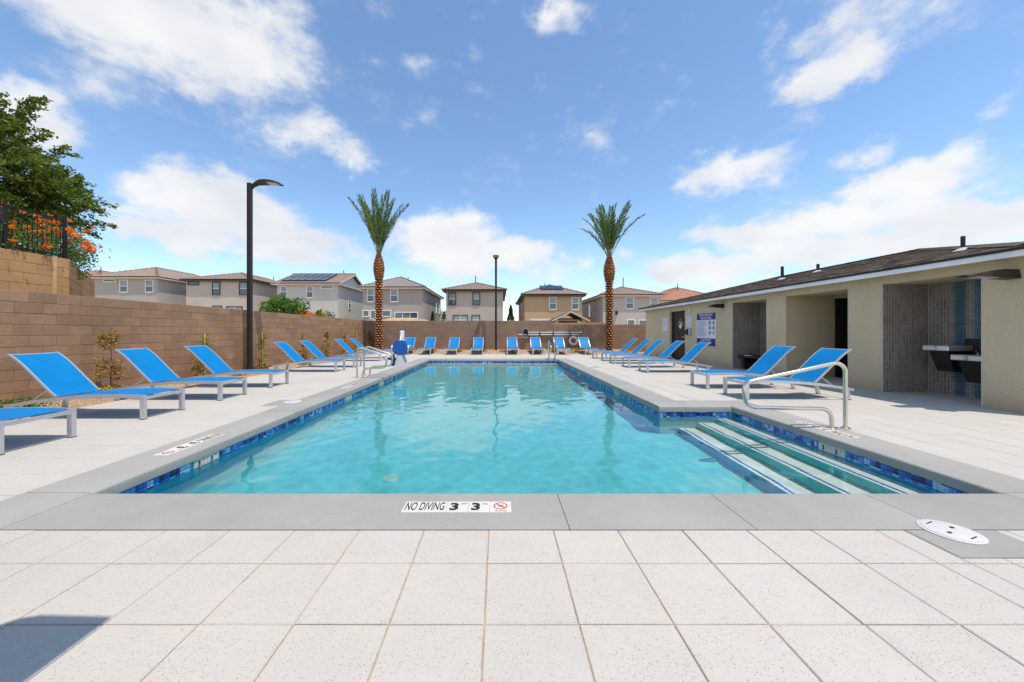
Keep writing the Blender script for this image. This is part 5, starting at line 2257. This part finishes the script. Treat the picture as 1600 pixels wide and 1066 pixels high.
def add_window(t, ox, oy, x0, x1, z0, z1, trim, side='front', mid=True, y=0, tw=.07, vert=1):
    """window on the front (facing -y) or side (facing +x / -x) wall, local metres"""
    q = MB()
    d = .05

    def bx(m, a0, a1, b0, b1, c0, c1):
        # a along wall, b outwards depth (0 = wall face), c up
        if side == 'front':
            m.box(a0, a1, y - b1, y - b0, c0, c1)
        elif side == 'right':
            m.box(y + b0, y + b1, a0, a1, c0, c1)
        else:
            m.box(y - b1, y - b0, a0, a1, c0, c1)
    bx(q, x0 - tw, x0, .001, d, z0 - tw, z1 + tw)
    bx(q, x1, x1 + tw, .001, d, z0 - tw, z1 + tw)
    bx(q, x0, x1, .001, d, z1, z1 + tw)
    bx(q, x0 - .0, x1 + .0, .001, d + .03, z0 - tw, z0)
    fr = q.build('window', trim, t)
    zm = (z0 + z1) / 2
    if mid:
        m = MB()
        bx(m, x0 + .001, x1 - .001, .004, d - .012, zm - .035, zm + .035)
        m.build('meeting_rail', 'window_white', fr)
    segs = [(z0, zm - .036), (zm + .036, z1)] if mid else [(z0, z1)]
    for k, (a, b_) in enumerate(segs):
        for v in range(vert):
            xa = x0 + (x1 - x0) * v / vert + (.025 if v else 0)
            xb = x0 + (x1 - x0) * (v + 1) / vert - (.025 if v < vert - 1 else 0)
            m = MB()
            bx(m, xa + .002, xb - .002, .002, .018, a + .001, b_ - .001)
            m.build('pane', 'blind_glass' if (k == 1 and mid) else 'pane_glass', fr)
        if vert > 1:
            for v in range(1, vert):
                xc = x0 + (x1 - x0) * v / vert
                m = MB()
                bx(m, xc - .024, xc + .024, .003, d - .01, a, b_)
                m.build('mullion', 'window_white', fr)


def far_house(label, D, px0, px1, depth, ze, pitch, wall, rmat, kind='hip', fascia='fascia_tan', wins=(), trim='window_white', side_wins=(), vents=(), over=.4, mull=None):
    x0, x1 = PX(px0, D), PX(px1, D)
    t = thing('house', label, 'house', (x0, D, -.1), 0, 'two storey stucco houses beyond the far wall')
    w = x1 - x0
    zl = ze + .1
    MB().box(0, w, 0, depth, -.3, zl).build('wall', wall, t)
    q = MB()
    a0, b0, a1, b1 = -over, -over, w + over, depth + over
    W_, D_ = a1 - a0, b1 - b0
    caps = []
    if kind == 'hip':
        hf = min(W_, D_) / 2
        zt = lambda v: zl + pitch * v
        vm_ = lambda lu: (lambda u: max(.02, min(u, lu - u, hf)))
        roof_face(q, (a0, b0), (1, 0), (0, 1), W_, vm_(W_), zl, pitch)
        roof_face(q, (a1, b0), (0, 1), (-1, 0), D_, vm_(D_), zl, pitch)
        roof_face(q, (a1, b1), (-1, 0), (0, -1), W_, vm_(W_), zl, pitch)
        roof_face(q, (a0, b1), (0, -1), (1, 0), D_, vm_(D_), zl, pitch)
        if W_ <= D_:
            r0, r1 = (a0 + hf, b0 + hf), (a0 + hf, b1 - hf)
            hips = [((a0, b0), r0), ((a1, b0), r0), ((a0, b1), r1), ((a1, b1), r1)]
        else:
            r0, r1 = (a0 + hf, b0 + hf), (a1 - hf, b0 + hf)
            hips = [((a0, b0), r0), ((a0, b1), r0), ((a1, b0), r1), ((a1, b1), r1)]
        caps = [((*h[0], zl), (*h[1], zl + pitch * hf)) for h in hips] + [((*r0, zl + pitch * hf), (*r1, zl + pitch * hf))]
    else:  # gable, ridge along x
        hf = D_ / 2
        roof_face(q, (a0, b0), (1, 0), (0, 1), W_, lambda u: hf, zl, pitch)
        roof_face(q, (a1, b1), (-1, 0), (0, -1), W_, lambda u: hf, zl, pitch)
        caps = [((a0, b0 + hf, zl + pitch * hf), (a1, b0 + hf, zl + pitch * hf))]
        zr = zl + pitch * hf
        g_ = MB()
        for x in (0, w):
            xa, xb = (x, x + .02) if x == 0 else (x - .02, x)
            g_.add([(xa, 0, zl), (xa, depth, zl), (xa, depth / 2, zr - .16), (xb, 0, zl), (xb, depth, zl), (xb, depth / 2, zr - .16)],
                   [(0, 2, 1), (3, 4, 5), (0, 1, 4, 3), (1, 2, 5, 4), (2, 0, 3, 5)])
        g_.build('gable_wall', wall, t)
        rk = MB()
        for x in (a0, a1 - .04):
            for (ya, yb) in ((b0, b0 + hf), (b1, b0 + hf)):
                rk.add([(x, ya, zl - .16), (x + .04, ya, zl - .16), (x + .04, ya, zl + .03), (x, ya, zl + .03),
                        (x, yb, zr - .16), (x + .04, yb, zr - .16), (x + .04, yb, zr + .03), (x, yb, zr + .03)],
                       [(0, 1, 2, 3), (7, 6, 5, 4), (0, 4, 5, 1), (1, 5, 6, 2), (2, 6, 7, 3), (3, 7, 4, 0)])
        rk.build('rake_board', fascia, t)
    rf = q.build('roof', rmat, t, smooth=50)
    c = MB()
    for (p, p2) in caps:
        n = max(3, int((Vector(p2) - Vector(p)).length / .4))
        for i in range(n):
            u0, u1 = Vector(p).lerp(Vector(p2), i / n), Vector(p).lerp(Vector(p2), (i + 1.1) / n)
            c.tube([u0 + Vector((0, 0, .06)), u1 + Vector((0, 0, .03))], [.11, .085], 6)
    tag(c.build('ridge_tiles', rmat, rf, 60), kind='stuff')
    e = MB()
    e.box(a0 + .04, a1 - .04, b0 + .04, b1 - .04, zl - .17, zl - .02)
    e.build('fascia', fascia, t)
    for (wx0, wx1, wy0, wy1, *o) in wins:
        mid = not (o and o[0] == 'plain')
        add_window(t, x0, D, PX(wx0, D) - x0, PX(wx1, D) - x0, PZ(wy1, D) + .1, PZ(wy0, D) + .1, trim, 'front', mid, 0, .09, o[1] if len(o) > 1 else 1)
    for (sd, y0_, y1_, z0_, z1_) in side_wins:
        add_window(t, x0, D, y0_, y1_, z0_, z1_, trim, sd, True, w if sd == 'right' else 0, .08)
    for (vx, vy, vh) in vents:
        v_ = min(vx - a0, a1 - vx, vy - b0, b1 - vy) if kind == 'hip' else min(vy - b0, b1 - vy)
        z = zl + pitch * v_
        MB().cyl(vx, vy, z - .1, z + vh, .05, 8).build('vent_pipe', 'bronze_metal', rf, 50)
    return t, x0, zl, a0, b0, w, rf


def solar(t, rf, zl, pitch, b0, xs, vs, n_u, n_v):
    """panels lying on the front roof slope"""
    (u0, u1), (v0, v1) = xs, vs
    ang = math.atan(pitch)
    du, dv = (u1 - u0) / n_u, (v1 - v0) / n_v
    me = None
    for i in range(n_u):
        for j in range(n_v):
            if me is None:
                q = MB()
                q.box(-du / 2 + .012, du / 2 - .012, -dv / 2 / math.cos(ang) + .012, dv / 2 / math.cos(ang) - .012, 0, .035)
                me = q.mesh('solar_panel', 'solar_cells')
                q2 = MB()
                a_, b_ = du / 2 - .012, dv / 2 / math.cos(ang) - .012
                for (x0, x1, y0, y1) in ((-a_, a_, -b_, -b_ + .03), (-a_, a_, b_ - .03, b_), (-a_, -a_ + .03, -b_ + .03, b_ - .03), (a_ - .03, a_, -b_ + .03, b_ - .03)):
                    q2.box(x0, x1, y0, y1, .0355, .045)
                fm = q2.mesh('panel_frame', 'bronze_metal')
            v = v0 + (j + .5) * dv
            o = link('solar_panel', me, t, (u0 + (i + .5) * du, b0 + v, zl + pitch * v + .14), (ang, 0, 0))
            link('panel_frame', fm, o)


far_house('far left house with reddish roof, mostly hidden behind grey house', 44, 56, 150, 12, 7.55, .42, 'stucco_yellow', 'red_roof_tile', vents=((5.5, 2.2, 1.0),))
far_house('grey stucco house at far left with tan hip roof', 37, 144, 246, 12, 6.82, .41, 'stucco_grey', 'tan_roof_tile', fascia='fascia_tan',
          wins=((188.5, 199, 438.5, 456), (228.5, 239, 438.5, 456), (163, 180, 437.2, 440, 'plain')), vents=((6.6, 7.0, .6), (2.0, 6.5, .7)))
far_house('beige house behind the tall lamp post with dark window trim', 38, 291, 392, 12, 6.70, .32, 'stucco_beige', 'brown_roof_tile', trim='dark_trim', fascia='dark_trim',
          wins=((333, 343, 442, 460), (375, 386, 442, 460), (295, 310, 440, 444.5, 'plain'), (333, 346, 479, 500), (355, 378, 480, 500, 'x', 2)), vents=((3.6, 9.0, .6),))
h3 = far_house('pale gable roofed house with large solar array above green shrub', 38, 433, 528, 7.2, 6.30, .385, 'stucco_pale', 'brown_roof_tile', kind='gable',
               wins=((439, 447.5, 448, 464.5), (480, 488.5, 448, 464.5), (502, 520, 447.8, 450, 'plain')), side_wins=(('right', 2.7, 3.2, 4.0, 5.1), ('right', 2.2, 2.6, 1.8, 2.3)), vents=((5.2, 4.2, .8),))
solar(h3[0], h3[6], h3[2], .385, h3[4], (.3, 5.0), (.55, 3.6), 6, 2)
far_house('grey mauve hip roofed house behind the left palm', 38, 567, 660, 12, 5.90, .43, 'stucco_mauve', 'grey_roof_tile',
          wins=((575, 584, 453, 471), (611, 621, 453, 471), (568, 576, 486, 494, 'plain'), (580, 586, 486, 498, 'plain'), (598, 610, 486, 494, 'plain'), (617.5, 652, 489, 497, 'plain', 3)),
          side_wins=(('right', 8.0, 8.8, 3.8, 5.0), ('right', 10.4, 11.2, 3.8, 5.0)), vents=((3.6, 4.6, .5),))
far_house('taupe hip roofed house behind the thin far lamp post', 39, 697, 786, 12, 5.74, .33, 'stucco_taupe', 'brown_roof_tile', trim='dark_trim', fascia='dark_trim',
          wins=((702, 711.5, 458.5, 476), (739.5, 749, 458.5, 476), (709, 730, 493.5, 507, 'x', 2), (738, 749, 493.5, 507)), vents=((2.95, 3.6, 1.0),))
h6 = far_house('tan house with small solar array in the centre right', 38, 820, 909.4, 12, 5.14, .40, 'stucco_tan', 'brown_roof_tile', fascia='dark_trim',
               wins=((859, 868.5, 465.5, 483), (894, 903.5, 465.5, 483), (830, 858, 501, 515, 'plain', 4)), side_wins=(('left', 4.2, 5.0, 3.4, 4.6),), vents=((2.6, 3.9, .5),))
solar(h6[0], h6[6], h6[2], .40, h6[4], (1.75, 4.25), (1.35, 2.65), 3, 1)
far_house('grey house behind the right palm with tan hip roof', 38, 942, 1030, 12, 5.10, .34, 'stucco_cool', 'brown_roof_tile',
          wins=((978.5, 989, 465.5, 482), (1016.5, 1027, 465.5, 482), (981, 991, 500.5, 512, 'plain'), (999, 1010, 501, 512, 'plain')), side_wins=(('left', 5.2, 6.0, 3.2, 4.6),), vents=((3.3, 3.4, 1.3),))
far_house('far right house showing only its red roof above the pool house', 46, 1030, 1140, 12, 5.2, .44, 'stucco_yellow', 'red_roof_tile', vents=((4.0, 3.4, .9),))

# patio cover in the tan house's yard
t = thing('patio_cover', 'small dark gabled patio cover in front of the tan house', 'patio cover', (PX(892, 31), 31, -.1), 0)
hw = (922 - 862) / 565 * 31 / 2
zr, ze_ = PZ(486.5, 31) + .1, PZ(501, 31) + .1
q = MB()
for s in (-1, 1):
    q.add([(0, 0, zr), (s * hw, 0, ze_), (s * hw, 3, ze_), (0, 3, zr), (0, 0, zr - .1), (s * hw, 0, ze_ - .1), (s * hw, 3, ze_ - .1), (0, 3, zr - .1)],
          [(0, 1, 2, 3), (7, 6, 5, 4), (0, 4, 5, 1), (1, 5, 6, 2), (2, 6, 7, 3)])
q.build('roof', 'bronze_metal', t)
q = MB()
for s in (-1, 1):
    q.add([(0, -.03, zr + .03), (s * hw, -.03, ze_ + .03), (s * hw, -.03, ze_ - .12), (0, -.03, zr - .12), (0, -.001, zr + .03), (s * hw, -.001, ze_ + .03), (s * hw, -.001, ze_ - .12), (0, -.001, zr - .12)],
          [(0, 1, 2, 3), (7, 6, 5, 4), (0, 4, 5, 1), (1, 5, 6, 2), (2, 6, 7, 3), (3, 7, 4, 0)])
q.build('rake_board', 'fascia_tan', t)
for x in (-hw * .72, hw * .72):
    MB().box(x - .16, x + .16, .15, .45, 0, ze_ + .1).build('post', 'stucco_tan', t)
MB().box(-hw * .72, hw * .72, 2.85, 2.95, 0, ze_ + .3).build('back_screen', 'interior_dark', t)
MB().box(-hw * .5, hw * .5, 1.1, 1.16, ze_ - .02, ze_ + .14).build('cloth_shade', 'lift_grey', t)
t = thing('pergola_beam', 'long white beam of a pergola against the tan house', 'pergola', (PX(844, 35), 35, -.1))
w_ = PX(860, 35) - PX(828, 35)
MB().box(-w_ / 2, w_ / 2, -.08, .08, PZ(500.5, 35) + .1, PZ(498.2, 35) + .1).build('beam', 'white_paint', t)
for x in (-w_ / 2 + .1, w_ / 2 - .1):
    MB().box(x - .06, x + .06, -.06, .06, 0, PZ(500.5, 35) + .098).build('post', 'white_paint', t)
t = thing('wall_lantern', 'small dark lantern on the grey house right of the palm', 'lantern', (PX(963, 38), 37.99, PZ(489, 38)))
MB().rbox(-.10, .10, -.22, 0, -.2, .2, .03).build('lantern_body', 'bronze_metal', t)
